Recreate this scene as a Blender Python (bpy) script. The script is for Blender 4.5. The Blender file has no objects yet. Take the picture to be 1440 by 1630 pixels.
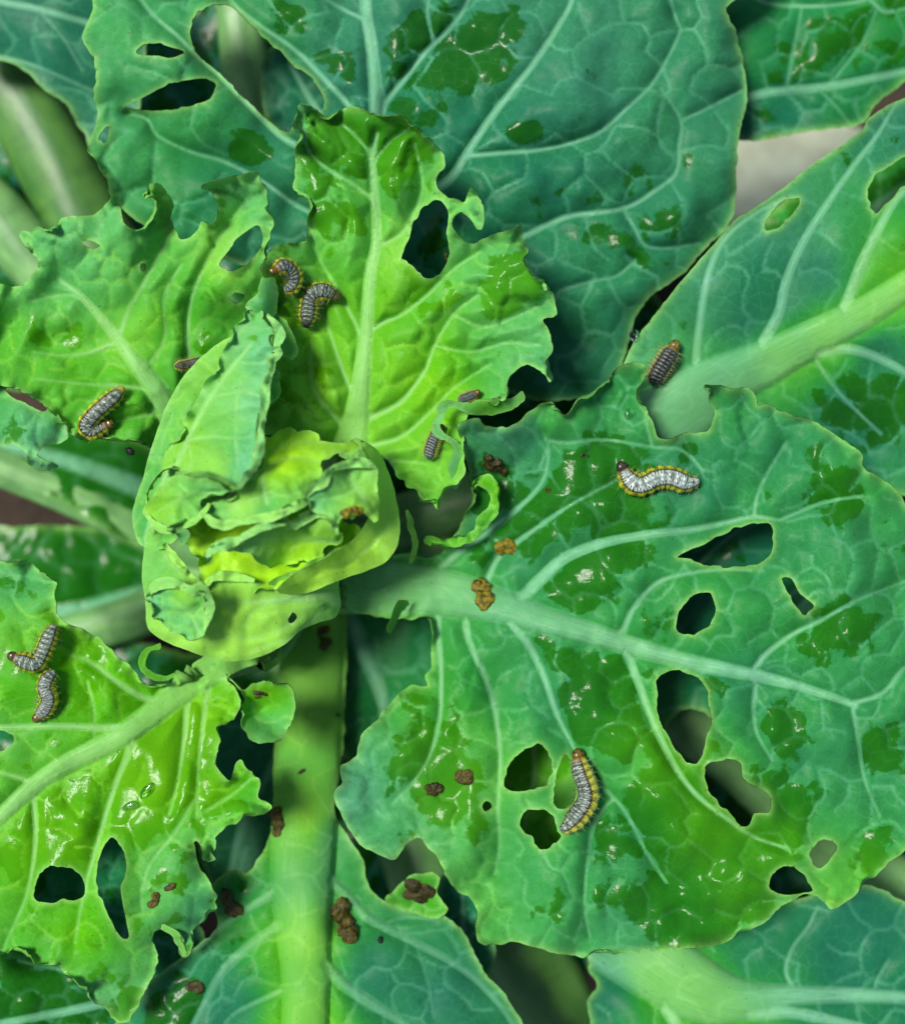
import bpy, math, random
import numpy as np
from mathutils import Vector, Matrix
from mathutils.geometry import delaunay_2d_cdt

# ------------------------------------------------------------------ camera, sky, sun, exposure
S = 0.00015            # one traced unit = 0.15 mm
CAMD = 1900.0          # camera height above the reference plane (traced units)
GROUND = -900.0        # soil level below the reference plane
CX, CY = 720.0, 815.0
scene = bpy.context.scene
C = scene.collection

cam_data = bpy.data.cameras.new('camera')
cam = bpy.data.objects.new('camera', cam_data)
C.objects.link(cam)
cam.location = (0, 0, (CAMD - GROUND) * S)
cam.rotation_euler = (0, 0, 0)
cam_data.sensor_fit = 'VERTICAL'
cam_data.sensor_height = 24.0
cam_data.lens = 24.0 * CAMD / 1630.0
cam_data.clip_start = 0.005
cam_data.clip_end = 100.0
cam_data.dof.use_dof = True
cam_data.dof.focus_distance = (CAMD + 5) * S
cam_data.dof.aperture_fstop = 3.2
scene.camera = cam

SUN_EL, SUN_AZ = math.radians(62), math.radians(-66)     # azimuth from +Y (top of picture) towards +X
world = bpy.data.worlds.new('World')
scene.world = world
world.use_nodes = True
wn = world.node_tree
bg = wn.nodes['Background']
sky = wn.nodes.new('ShaderNodeTexSky')
sky.sky_type = 'NISHITA'
sky.sun_disc = False
sky.sun_elevation = SUN_EL
sky.sun_rotation = SUN_AZ
sky.air_density = 1.0
sky.dust_density = 2.0
wn.links.new(sky.outputs[0], bg.inputs['Color'])
bg.inputs['Strength'].default_value = 0.065

sd = bpy.data.lights.new('sun', 'SUN')
sd.energy = 3.0
sd.angle = math.radians(18)
sd.color = (1.0, 0.96, 0.88)
sun = bpy.data.objects.new('sun', sd)
C.objects.link(sun)
dirv = Vector((math.sin(SUN_AZ) * math.cos(SUN_EL), math.cos(SUN_AZ) * math.cos(SUN_EL), math.sin(SUN_EL)))
sun.rotation_euler = dirv.to_track_quat('Z', 'Y').to_euler()

scene.view_settings.view_transform = 'Standard'
scene.view_settings.look = 'None'
scene.view_settings.gamma = 1.0
scene.view_settings.use_curve_mapping = False
scene.view_settings.exposure = 0.52
scene.cycles.max_bounces = 5
scene.cycles.diffuse_bounces = 3
scene.cycles.glossy_bounces = 2
scene.cycles.transmission_bounces = 4
scene.cycles.use_adaptive_sampling = True
scene.cycles.adaptive_threshold = 0.03

# ------------------------------------------------------------------ small helpers
rng = np.random.default_rng(7)
random.seed(7)


def W(x, y, z):
    """traced unit position (x right, y down, z towards the sky) -> metres, seen along the ray of (x, y)"""
    k = (CAMD - z) / CAMD
    return ((x - CX) * k * S, (CY - y) * k * S, (z - GROUND) * S)


def Wn(P):
    P = np.asarray(P, float)
    k = (CAMD - P[:, 2]) / CAMD
    return np.stack([(P[:, 0] - CX) * k * S, (CY - P[:, 1]) * k * S, (P[:, 2] - GROUND) * S], 1)


def tag(o, label=None, cat=None, group=None, kind=None):
    if label: o['label'] = label
    if cat: o['category'] = cat
    if group: o['group'] = group
    if kind: o['kind'] = kind
    return o


def empty(name, loc):
    o = bpy.data.objects.new(name, None)
    o.empty_display_size = 0.01
    o.location = loc
    C.objects.link(o)
    return o


def link(o, parent=None):
    C.objects.link(o)
    if parent is not None:
        o.parent = parent
        o.matrix_parent_inverse = WM(parent).inverted()
    return o


def WM(o):
    m = o.matrix_basis.copy()
    if o.parent:
        m = WM(o.parent) @ o.matrix_parent_inverse @ m
    return m


def catmull(pts, closed, step):
    """smooth a polyline through pts and resample it about every `step` units; columns beyond x, y follow along"""
    P = np.asarray(pts, float)
    n = len(P)
    out = []
    rngi = range(n if closed else n - 1)
    for i in rngi:
        p1, p2 = P[i], P[(i + 1) % n]
        p0 = P[(i - 1) % n] if closed or i > 0 else 2 * p1 - p2
        p3 = P[(i + 2) % n] if closed or i + 2 < n else 2 * p2 - p1
        L = np.linalg.norm((p2 - p1)[:2])
        m = max(1, int(round(L / step)))
        t = (np.arange(m) / m)[:, None]
        a = 0.5 * (2 * p1 + (p2 - p0) * t + (2 * p0 - 5 * p1 + 4 * p2 - p3) * t ** 2 + (-p0 + 3 * p1 - 3 * p2 + p3) * t ** 3)
        out.append(a)
    if not closed:
        out.append(P[-1][None])
    return np.concatenate(out)


_lat = {}


def vnoise(x, y, scale, seed):
    if seed not in _lat:
        _lat[seed] = np.random.default_rng(seed).uniform(-1, 1, (64, 64))
    g = _lat[seed]
    u, v = np.asarray(x) / scale + 1000, np.asarray(y) / scale + 1000
    i, j = np.floor(u).astype(int), np.floor(v).astype(int)
    f, h = u - i, v - j
    f, h = f * f * (3 - 2 * f), h * h * (3 - 2 * h)
    a, b = g[i % 64, j % 64], g[(i + 1) % 64, j % 64]
    c, d = g[i % 64, (j + 1) % 64], g[(i + 1) % 64, (j + 1) % 64]
    return (a * (1 - f) + b * f) * (1 - h) + (c * (1 - f) + d * f) * h


def tps(ctrl):
    c = np.asarray(ctrl, float)
    n = len(c)
    xy, z = c[:, :2] / 100, c[:, 2]
    r = np.linalg.norm(xy[:, None] - xy[None], axis=2)
    K = np.where(r > 0, r * r * np.log(r + 1e-9), 0) + np.eye(n) * 0.02
    Pm = np.c_[np.ones(n), xy]
    A = np.block([[K, Pm], [Pm.T, np.zeros((3, 3))]])
    w = np.linalg.lstsq(A, np.r_[z, 0, 0, 0], rcond=None)[0]

    def f(x, y):
        q = np.stack([np.ravel(x), np.ravel(y)], 1) / 100
        out = w[n] + q @ w[n + 1:]
        for k in range(n):
            rr = ((q - xy[k]) ** 2).sum(1)
            out += w[k] * 0.5 * rr * np.log(rr + 1e-12)
        return out.reshape(np.shape(x))
    return f


def idw(ctrl):
    if np.isscalar(ctrl):
        return lambda x, y: np.full(np.shape(x), float(ctrl))
    c = np.asarray(ctrl, float)

    def f(x, y):
        num = 0; den = 0
        for a, b, v in c:
            w = 1.0 / ((x - a) ** 2 + (y - b) ** 2 + 300.0) ** 1.5
            num = num + w * v; den = den + w
        return num / den
    return f


def inside(poly, x, y):
    x = np.asarray(x); y = np.asarray(y)
    r = np.zeros(x.shape, bool)
    n = len(poly)
    for i in range(n):
        x1, y1 = poly[i]; x2, y2 = poly[(i + 1) % n]
        if y1 == y2: continue
        c = (y1 > y) != (y2 > y)
        r ^= c & (x < (x2 - x1) * (y - y1) / (y2 - y1) + x1)
    return r


class Raster:
    """distance fields on a 2-unit grid"""
    h = 2.0

    def __init__(self, x0, y0, x1, y1):
        self.x0, self.y0 = x0, y0
        self.nx, self.ny = int((x1 - x0) / self.h) + 2, int((y1 - y0) / self.h) + 2
        self.xs = x0 + np.arange(self.nx) * self.h
        self.ys = y0 + np.arange(self.ny) * self.h

    def field(self, polys, R, closed=False):
        """polys: list of arrays (x, y, halfwidth). returns signed distance, half width, id, arc at the closest"""
        Sg = np.full((self.ny, self.nx), R, float)
        Hw = np.ones_like(Sg); Id = np.full(Sg.shape, -1, int); Ar = np.zeros_like(Sg)
        for pid, P in enumerate(polys):
            n = len(P); arc = 0.0
            for k in range(n if closed else n - 1):
                a, b = P[k], P[(k + 1) % n]
                L = math.hypot(b[0] - a[0], b[1] - a[1])
                if L < 1e-6: continue
                m = R + max(a[2], b[2])
                i0 = max(0, int((min(a[0], b[0]) - m - self.x0) / self.h)); i1 = min(self.nx, int((max(a[0], b[0]) + m - self.x0) / self.h) + 2)
                j0 = max(0, int((min(a[1], b[1]) - m - self.y0) / self.h)); j1 = min(self.ny, int((max(a[1], b[1]) + m - self.y0) / self.h) + 2)
                if i0 < i1 and j0 < j1:
                    X = self.xs[None, i0:i1]; Y = self.ys[j0:j1, None]
                    t = np.clip(((X - a[0]) * (b[0] - a[0]) + (Y - a[1]) * (b[1] - a[1])) / (L * L), 0, 1)
                    hw = a[2] + (b[2] - a[2]) * t
                    d = np.hypot(X - a[0] - t * (b[0] - a[0]), Y - a[1] - t * (b[1] - a[1])) - hw
                    sub = Sg[j0:j1, i0:i1]
                    mk = d < sub
                    sub[mk] = d[mk]
                    Hw[j0:j1, i0:i1][mk] = hw[mk]
                    Id[j0:j1, i0:i1][mk] = pid
                    Ar[j0:j1, i0:i1][mk] = (arc + t * L)[mk]
                arc += L
        return Sg, Hw, Id, Ar

    def samp(self, F, x, y):
        u = np.clip((x - self.x0) / self.h, 0, self.nx - 1.001); v = np.clip((y - self.y0) / self.h, 0, self.ny - 1.001)
        i = u.astype(int); j = v.astype(int); f = u - i; g = v - j
        return (F[j, i] * (1 - f) + F[j, i + 1] * f) * (1 - g) + (F[j + 1, i] * (1 - f) + F[j + 1, i + 1] * f) * g

    def near(self, F, x, y):
        i = np.clip(np.rint((x - self.x0) / self.h).astype(int), 0, self.nx - 1)
        j = np.clip(np.rint((y - self.y0) / self.h).astype(int), 0, self.ny - 1)
        return F[j, i]


def smooth(a, b, x):
    t = np.clip((x - a) / (b - a), 0, 1)
    return t * t * (3 - 2 * t)


# ------------------------------------------------------------------ materials
def nodes_of(name):
    m = bpy.data.materials.new(name)
    m.use_nodes = True
    nt = m.node_tree
    return m, nt, nt.nodes['Principled BSDF']


class NB:
    """tiny node builder"""
    def __init__(self, nt): self.nt = nt
    def n(self, t, **kw):
        o = self.nt.nodes.new(t)
        for k, v in kw.items(): setattr(o, k, v)
        return o
    def l(self, a, b): self.nt.links.new(a, b)
    def set(self, sock, v):
        if hasattr(v, 'links'): self.l(v, sock)
        else: sock.default_value = v
    def math(self, op, a, b=0.0, clamp=False):
        o = self.n('ShaderNodeMath', operation=op, use_clamp=clamp)
        self.set(o.inputs[0], a); self.set(o.inputs[1], b)
        return o.outputs[0]
    def ramp(self, v, a, b, lo=0.0, hi=1.0, smoothstep=True):
        o = self.n('ShaderNodeMapRange', interpolation_type='SMOOTHSTEP' if smoothstep else 'LINEAR')
        self.set(o.inputs[0], v); self.set(o.inputs[1], a); self.set(o.inputs[2], b); self.set(o.inputs[3], lo); self.set(o.inputs[4], hi)
        return o.outputs[0]
    def mix(self, f, a, b, bt='MIX'):
        o = self.n('ShaderNodeMix', data_type='RGBA', blend_type=bt)
        self.set(o.inputs[0], f)
        for s, v in ((o.inputs[6], a), (o.inputs[7], b)):
            if hasattr(v, 'links'): self.l(v, s)
            else: s.default_value = (*v, 1)
        return o.outputs[2]
    def noise(self, vec, scale, detail=4, rough=0.55, dist=0.0, dim='3D'):
        o = self.n('ShaderNodeTexNoise', noise_dimensions=dim)
        self.l(vec, o.inputs['Vector'])
        o.inputs['Scale'].default_value = scale; o.inputs['Detail'].default_value = detail
        o.inputs['Roughness'].default_value = rough; o.inputs['Distortion'].default_value = dist
        return o.outputs[0]


TEAL = (0.008, 0.128, 0.070)
MIDG = (0.017, 0.225, 0.026)
LIME = (0.070, 0.350, 0.002)
YELL = (0.400, 0.740, 0.020)


def leaf_material():
    m, nt, p = nodes_of('waxy_leaf')
    B = NB(nt)
    uv = B.n('ShaderNodeUVMap', uv_map='UVMap').outputs[0]
    a1 = B.n('ShaderNodeAttribute', attribute_name='ca'); a2 = B.n('ShaderNodeAttribute', attribute_name='cb')
    s1 = B.n('ShaderNodeSeparateColor'); s2 = B.n('ShaderNodeSeparateColor')
    B.l(a1.outputs['Color'], s1.inputs[0]); B.l(a2.outputs['Color'], s2.inputs[0])
    vein, net, young = s1.outputs
    wet, edge, bloom = s2.outputs
    big = B.noise(uv, 1.1, 3)
    fine = B.noise(uv, 9.0, 5, 0.6)
    speck = B.noise(uv, 45.0, 3, 0.6)
    yv = B.math('ADD', young, B.math('MULTIPLY', B.math('SUBTRACT', big, 0.5), 0.35))
    yv = B.math('MULTIPLY', yv, 0.5, True)
    cr = B.n('ShaderNodeValToRGB')
    B.l(yv, cr.inputs[0])
    el = cr.color_ramp.elements
    el[0].position, el[0].color = 0.0, (*TEAL, 1)
    el[1].position, el[1].color = 1.0, (*YELL, 1)
    e = el.new(0.25); e.color = (*MIDG, 1)
    e = el.new(0.52); e.color = (*LIME, 1)
    base = cr.outputs[0]
    # wax bloom: pale bluish film
    base = B.mix(B.math('MULTIPLY', bloom, B.ramp(fine, 0.3, 0.7, 0.7, 1.0)), base, (0.16, 0.48, 0.27))
    # cell to cell mottling
    base = B.mix(B.ramp(fine, 0.35, 0.75, 0.0, 0.32), base, B.mix(1.0, base, (1.45, 1.25, 1.3), 'MULTIPLY'))
    base = B.mix(B.ramp(speck, 0.42, 0.72, 0.0, 0.34), base, B.mix(1.0, base, (0.45, 0.62, 0.45), 'MULTIPLY'))
    # rubbed / wet patches where the wax film is gone; on the lowest leaves, painted shade
    wn1 = B.noise(uv, 2.6, 4, 0.5, 0.2)
    wn2 = B.noise(uv, 14.0, 4, 0.6)
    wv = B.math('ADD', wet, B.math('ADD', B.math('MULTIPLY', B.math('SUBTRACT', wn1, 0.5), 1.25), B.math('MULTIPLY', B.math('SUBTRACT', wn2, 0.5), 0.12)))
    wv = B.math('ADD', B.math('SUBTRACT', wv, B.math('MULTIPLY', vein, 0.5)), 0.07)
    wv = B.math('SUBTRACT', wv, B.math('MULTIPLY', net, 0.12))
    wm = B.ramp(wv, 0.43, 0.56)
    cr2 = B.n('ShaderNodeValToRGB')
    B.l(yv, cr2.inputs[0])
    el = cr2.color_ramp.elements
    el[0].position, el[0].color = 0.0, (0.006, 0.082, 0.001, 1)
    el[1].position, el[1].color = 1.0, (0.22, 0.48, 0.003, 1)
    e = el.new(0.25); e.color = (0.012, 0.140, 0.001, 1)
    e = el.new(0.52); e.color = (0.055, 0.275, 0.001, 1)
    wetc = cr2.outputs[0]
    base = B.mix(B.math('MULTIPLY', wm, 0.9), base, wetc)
    # fine reticulate veinlets inside the meshes
    vo = B.n('ShaderNodeTexVoronoi', feature='DISTANCE_TO_EDGE', voronoi_dimensions='2D')
    vm = B.n('ShaderNodeVectorMath', operation='ADD')
    nz = B.n('ShaderNodeTexNoise'); B.l(uv, nz.inputs['Vector']); nz.inputs['Scale'].default_value = 5.0
    vs = B.n('ShaderNodeVectorMath', operation='SCALE'); B.l(nz.outputs['Color'], vs.inputs[0]); vs.inputs['Scale'].default_value = 0.12
    B.l(uv, vm.inputs[0]); B.l(vs.outputs[0], vm.inputs[1]); B.l(vm.outputs[0], vo.inputs['Vector'])
    vo.inputs['Scale'].default_value = 4.6
    fv = B.math('MULTIPLY', B.ramp(vo.outputs['Distance'], 0.0, 0.09, 1.0, 0.0), B.math('SUBTRACT', 1.0, vein))
    pale = B.mix(B.ramp(yv, 0.1, 0.6), (0.12, 0.42, 0.24), (0.26, 0.60, 0.045))
    wetless = B.math('SUBTRACT', 1.0, B.math('MULTIPLY', wm, 0.6))
    base = B.mix(B.math('MULTIPLY', B.math('MULTIPLY', fv, B.ramp(big, 0.35, 0.65, 0.03, 0.13)), wetless), base, pale)
    base = B.mix(B.math('MULTIPLY', B.math('MULTIPLY', net, B.ramp(big, 0.3, 0.7, 0.2, 0.42)), wetless), base, pale)
    veinc = B.mix(B.ramp(yv, 0.05, 0.6), (0.19, 0.48, 0.33), (0.30, 0.60, 0.19))
    veinc = B.mix(B.ramp(fine, 0.3, 0.8, 0.0, 0.35), veinc, (0.14, 0.44, 0.08))
    a3 = B.n('ShaderNodeAttribute', attribute_name='cc')
    fm = B.n('ShaderNodeMapping'); B.l(a3.outputs['Vector'], fm.inputs[0]); fm.inputs['Scale'].default_value = (3.2, 0.9, 1)
    fib = B.noise(fm.outputs[0], 1.6, 3, 0.6)
    veinc = B.mix(B.ramp(fib, 0.4, 0.62, 0.0, 0.42), veinc, B.mix(1.0, veinc, (0.5, 0.72, 0.4), 'MULTIPLY'))
    base = B.mix(B.math('MULTIPLY', vein, 0.86), base, veinc)
    edc = B.mix(B.ramp(wn2, 0.56, 0.66), (0.29, 0.62, 0.15), (0.20, 0.24, 0.05))
    base = B.mix(B.math('MULTIPLY', edge, 0.62), base, edc)
    dots = B.noise(uv, 17.0, 1, 0.5)
    base = B.mix(B.ramp(dots, 0.735, 0.76, 0.0, 0.55), base, (0.03, 0.035, 0.012))
    B.l(base, p.inputs['Base Color'])
    rough = B.math('ADD', B.ramp(wm, 0, 1, 0.42, 0.16), B.math('MULTIPLY', B.math('SUBTRACT', speck, 0.5), 0.12))
    B.l(rough, p.inputs['Roughness'])
    B.l(B.ramp(wm, 0, 1, 0.09, 0.13), p.inputs['Specular IOR Level'])
    p.inputs['Subsurface Weight'].default_value = 0.22
    p.inputs['Subsurface Radius'].default_value = (0.5, 1.0, 0.15)
    p.inputs['Subsurface Scale'].default_value = 0.0005
    hgt = B.noise(uv, 9.0, 3, 0.6)
    bp = B.n('ShaderNodeBump'); bp.inputs['Strength'].default_value = 0.3; bp.inputs['Distance'].default_value = 0.0005
    B.l(hgt, bp.inputs['Height']); B.l(bp.outputs[0], p.inputs['Normal'])
    return m


def stalk_material(name, c1, c2):
    m, nt, p = nodes_of(name)
    B = NB(nt)
    uv = B.n('ShaderNodeUVMap', uv_map='UVMap').outputs[0]
    mp = B.n('ShaderNodeMapping'); B.l(uv, mp.inputs[0]); mp.inputs['Scale'].default_value = (1.0, 9.0, 1)
    n1 = B.noise(mp.outputs[0], 1.2, 4); n2 = B.noise(uv, 2.2, 4)
    col = B.mix(B.ramp(n1, 0.35, 0.65), c1, c2)
    col = B.mix(B.ramp(n2, 0.45, 0.7, 0, 0.5), col, tuple(0.6 * v for v in c1))
    B.l(col, p.inputs['Base Color'])
    p.inputs['Roughness'].default_value = 0.42
    p.inputs['Subsurface Weight'].default_value = 0.3
    p.inputs['Subsurface Radius'].default_value = (0.5, 1, 0.15)
    p.inputs['Subsurface Scale'].default_value = 0.002
    bp = B.n('ShaderNodeBump'); bp.inputs['Strength'].default_value = 0.3; bp.inputs['Distance'].default_value = 0.0008
    B.l(n1, bp.inputs['Height']); B.l(bp.outputs[0], p.inputs['Normal'])
    return m


def soil_material():
    m, nt, p = nodes_of('dry_soil')
    B = NB(nt)
    co = B.n('ShaderNodeTexCoord').outputs['Object']
    n1 = B.noise(co, 30, 6, 0.65); n2 = B.noise(co, 220, 5, 0.6)
    col = B.mix(B.ramp(n1, 0.35, 0.65), (0.022, 0.015, 0.009), (0.06, 0.038, 0.022))
    col = B.mix(B.ramp(n2, 0.4, 0.7, 0, 0.6), col, (0.035, 0.025, 0.015))
    B.l(col, p.inputs['Base Color']); p.inputs['Roughness'].default_value = 0.9
    bp = B.n('ShaderNodeBump'); bp.inputs['Strength'].default_value = 0.8; bp.inputs['Distance'].default_value = 0.004
    B.l(n2, bp.inputs['Height']); B.l(bp.outputs[0], p.inputs['Normal'])
    return m


def vcol_material(name, rough, spec=0.5, sss=0.0, bump=0.0):
    m, nt, p = nodes_of(name)
    B = NB(nt)
    a = B.n('ShaderNodeAttribute', attribute_name='ca')
    co = B.n('ShaderNodeTexCoord').outputs['Object']
    n = B.noise(co, 2500, 3)
    col = B.mix(B.ramp(n, 0.35, 0.7, 0.0, 0.15), a.outputs['Color'], (0.01, 0.01, 0.008))
    B.l(col, p.inputs['Base Color'])
    p.inputs['Roughness'].default_value = rough
    p.inputs['Specular IOR Level'].default_value = spec
    if sss:
        p.inputs['Subsurface Weight'].default_value = sss
        p.inputs['Subsurface Radius'].default_value = (1, .7, .3)
        p.inputs['Subsurface Scale'].default_value = 0.0006
    if bump:
        bp = B.n('ShaderNodeBump'); bp.inputs['Strength'].default_value = bump; bp.inputs['Distance'].default_value = 0.0003
        B.l(n, bp.inputs['Height']); B.l(bp.outputs[0], p.inputs['Normal'])
    return m


def frass_material():
    m, nt, p = nodes_of('wet_frass')
    B = NB(nt)
    oi = B.n('ShaderNodeObjectInfo')
    co = B.n('ShaderNodeTexCoord').outputs['Object']
    n1 = B.noise(co, 900, 4); n2 = B.noise(co, 2600, 3)
    col = B.mix(B.ramp(n1, 0.35, 0.65), B.mix(1.0, oi.outputs['Color'], (0.35, 0.32, 0.4), 'MULTIPLY'), B.mix(1.0, oi.outputs['Color'], (1.5, 1.5, 1.3), 'MULTIPLY'))
    B.l(col, p.inputs['Base Color'])
    B.l(B.ramp(n2, 0.3, 0.7, 0.18, 0.5), p.inputs['Roughness'])
    p.inputs['Specular IOR Level'].default_value = 0.35
    bp = B.n('ShaderNodeBump'); bp.inputs['Strength'].default_value = 0.7; bp.inputs['Distance'].default_value = 0.0005
    B.l(n2, bp.inputs['Height']); B.l(bp.outputs[0], p.inputs['Normal'])
    return m


def water_material():
    m, nt, p = nodes_of('water_drop')
    p.inputs['Base Color'].default_value = (0.9, 1, 0.95, 1)
    p.inputs['Roughness'].default_value = 0.02
    p.inputs['IOR'].default_value = 1.33
    p.inputs['Transmission Weight'].default_value = 1.0
    return m


M_LEAF = leaf_material()
M_STALK = stalk_material('pale_green_stalk', (0.13, 0.33, 0.10), (0.22, 0.47, 0.15))
M_DARKSTALK = stalk_material('green_stalk', (0.055, 0.19, 0.035), (0.10, 0.26, 0.05))
M_STEM = stalk_material('woody_stem', (0.16, 0.20, 0.09), (0.22, 0.24, 0.12))
M_SOIL = soil_material()
M_CAT = vcol_material('caterpillar_skin', 0.4, 0.25, 0.0)
M_HEADCAP = vcol_material('caterpillar_head', 0.22, 0.6, 0.1)
M_BRISTLE = vcol_material('bristle', 0.4)
M_FRASS = frass_material()
M_WATER = water_material()

# ------------------------------------------------------------------ soil
gx = np.unique(np.r_[np.linspace(-3, -0.4, 14), np.linspace(-0.4, 0.4, 120), np.linspace(0.4, 3, 14)])
gX, gY = np.meshgrid(gx, gx)
gZ = 0.004 * vnoise(gX, gY, 0.03, 91) + 0.0035 * vnoise(gX, gY, 0.011, 92) - 0.004
gv = np.stack([gX.ravel(), gY.ravel(), gZ.ravel()], 1)
ng = len(gx)
gf = [(j * ng + i, j * ng + i + 1, (j + 1) * ng + i + 1, (j + 1) * ng + i) for j in range(ng - 1) for i in range(ng - 1)]
gm = bpy.data.meshes.new('ground'); gm.from_pydata(gv.tolist(), [], gf); gm.materials.append(M_SOIL)
gm.polygons.foreach_set('use_smooth', [True] * len(gf))
ground = link(bpy.data.objects.new('ground', gm)); ground['kind'] = 'structure'

# ------------------------------------------------------------------ plant root object
STEM_X, STEM_Y = 470.0, 880.0
stem_top = -330.0
_b = W(STEM_X, STEM_Y, GROUND)
plant = empty('cabbage_plant', (_b[0], _b[1], 0.0))
tag(plant, 'young cabbage plant with chewed waxy green leaves around a pale lime heart', 'cabbage')


def mesh_obj(name, V, F, mat, parent, ca=None, cb=None, uv=None, nrm=None, cc=None):
    me = bpy.data.meshes.new(name)
    V = np.asarray(V, np.float32)
    F = np.asarray(F)
    if F.ndim == 2 and F.shape[1] == 3:
        me.vertices.add(len(V)); me.vertices.foreach_set('co', V.ravel())
        me.loops.add(F.size); me.loops.foreach_set('vertex_index', F.ravel().astype(np.int32))
        me.polygons.add(len(F)); me.polygons.foreach_set('loop_start', np.arange(0, F.size, 3, dtype=np.int32))
        me.update(calc_edges=True)
    else:
        me.from_pydata(V.tolist(), [], [tuple(int(i) for i in f) for f in F])
        me.update()
    me.polygons.foreach_set('use_smooth', np.ones(len(me.polygons), bool))
    for nm, arr in (('ca', ca), ('cb', cb), ('cc', cc)):
        if arr is not None:
            at = me.color_attributes.new(nm, 'FLOAT_COLOR', 'POINT')
            at.data.foreach_set('color', np.c_[arr, np.ones(len(arr))].astype(np.float32).ravel())
    if uv is not None:
        ul = me.uv_layers.new(name='UVMap')
        li = np.empty(len(me.loops), np.int32); me.loops.foreach_get('vertex_index', li)
        ul.data.foreach_set('uv', np.asarray(uv, np.float32)[li].ravel())
    if nrm is not None:
        me.normals_split_custom_set_from_vertices(np.asarray(nrm, np.float32).tolist())
    me.materials.append(mat)
    return link(bpy.data.objects.new(name, me), parent)


def tube(name, pts, mat, parent, flat=0.8, seg=20, step=14.0):
    """pts: (x, y, z, radius) traced units; a tapered stalk, rounded and slightly flattened"""
    P = catmull(pts, False, step)
    Wp = Wn(P[:, :3])
    T = np.gradient(Wp, axis=0); T /= np.linalg.norm(T, axis=1)[:, None]
    up = np.array([0, 0, 1.0])
    V, F, U = [], [], []
    n = len(P)
    s = np.r_[0, np.cumsum(np.linalg.norm(np.diff(Wp, axis=0), axis=1))] / S / 100
    ph = np.linspace(0, 2 * np.pi, seg, endpoint=False)
    for i in range(n):
        side = np.cross(T[i], up)
        if np.linalg.norm(side) < 0.15: side = np.array([1.0, 0, 0])
        side /= np.linalg.norm(side); nn = np.cross(side, T[i])
        rr = P[i, 3] * S * (1 + 0.04 * np.sin(3 * ph + i * 0.2))
        ring = Wp[i] + np.outer(np.cos(ph) * rr, side) + np.outer(np.sin(ph) * rr * flat, nn)
        V += ring.tolist(); U += [(s[i], k / seg) for k in range(seg)]
    for i in range(n - 1):
        for k in range(seg):
            a, b = i * seg + k, i * seg + (k + 1) % seg
            F.append((a, b, b + seg, a + seg))
    F.append(tuple(range(seg))[::-1]); F.append(tuple((n - 1) * seg + k for k in range(seg)))
    return mesh_obj(name, V, np.array(F, object), mat, parent, uv=U)


LEAVES = {}


def net_edges(poly, spacing, seed, r):
    """reticulate tertiary veins: edges of a jittered Voronoi mosaic"""
    g = np.random.default_rng(seed)
    x0, y0 = poly.min(0) - spacing; x1, y1 = poly.max(0) + spacing
    pts = []
    yy = y0; row = 0
    while yy < y1:
        xx = x0 + (row % 2) * spacing * 0.5
        while xx < x1:
            pts.append((xx + g.uniform(-.5, .5) * spacing, yy + g.uniform(-.5, .5) * spacing)); xx += spacing
        yy += spacing * 0.86; row += 1
    v, e, f, *_ = delaunay_2d_cdt([Vector(p) for p in pts], [], [], 0, 1e-4)
    cc = []; em = {}
    for k, t in enumerate(f):
        a, b, c = (np.array(v[i]) for i in t)
        d = 2 * (a[0] * (b[1] - c[1]) + b[0] * (c[1] - a[1]) + c[0] * (a[1] - b[1]))
        if abs(d) < 1e-6: cc.append((a + b + c) / 3); continue
        ux = ((a @ a) * (b[1] - c[1]) + (b @ b) * (c[1] - a[1]) + (c @ c) * (a[1] - b[1])) / d
        uy = ((a @ a) * (c[0] - b[0]) + (b @ b) * (a[0] - c[0]) + (c @ c) * (b[0] - a[0])) / d
        cc.append(0.5 * np.array([ux, uy]) + 0.5 * (a + b + c) / 3)
        for i in range(3):
            em.setdefault(tuple(sorted((t[i], t[(i + 1) % 3]))), []).append(k)
    out = []
    for key, tr in em.items():
        if len(tr) == 2 and g.random() > 0.24:
            a, b = cc[tr[0]], cc[tr[1]]
            L = np.linalg.norm(a - b)
            if L < 4 or L > spacing * 2: continue
            m = (a + b) / 2 + g.normal(0, 0.10, 2) * L
            w = g.uniform(0.45, 1.0) * r
            out.append(np.c_[catmull([a, m, b], False, 7), ][:, :2])
            out[-1] = np.c_[out[-1], np.full(len(out[-1]), w)]
    return out


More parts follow.
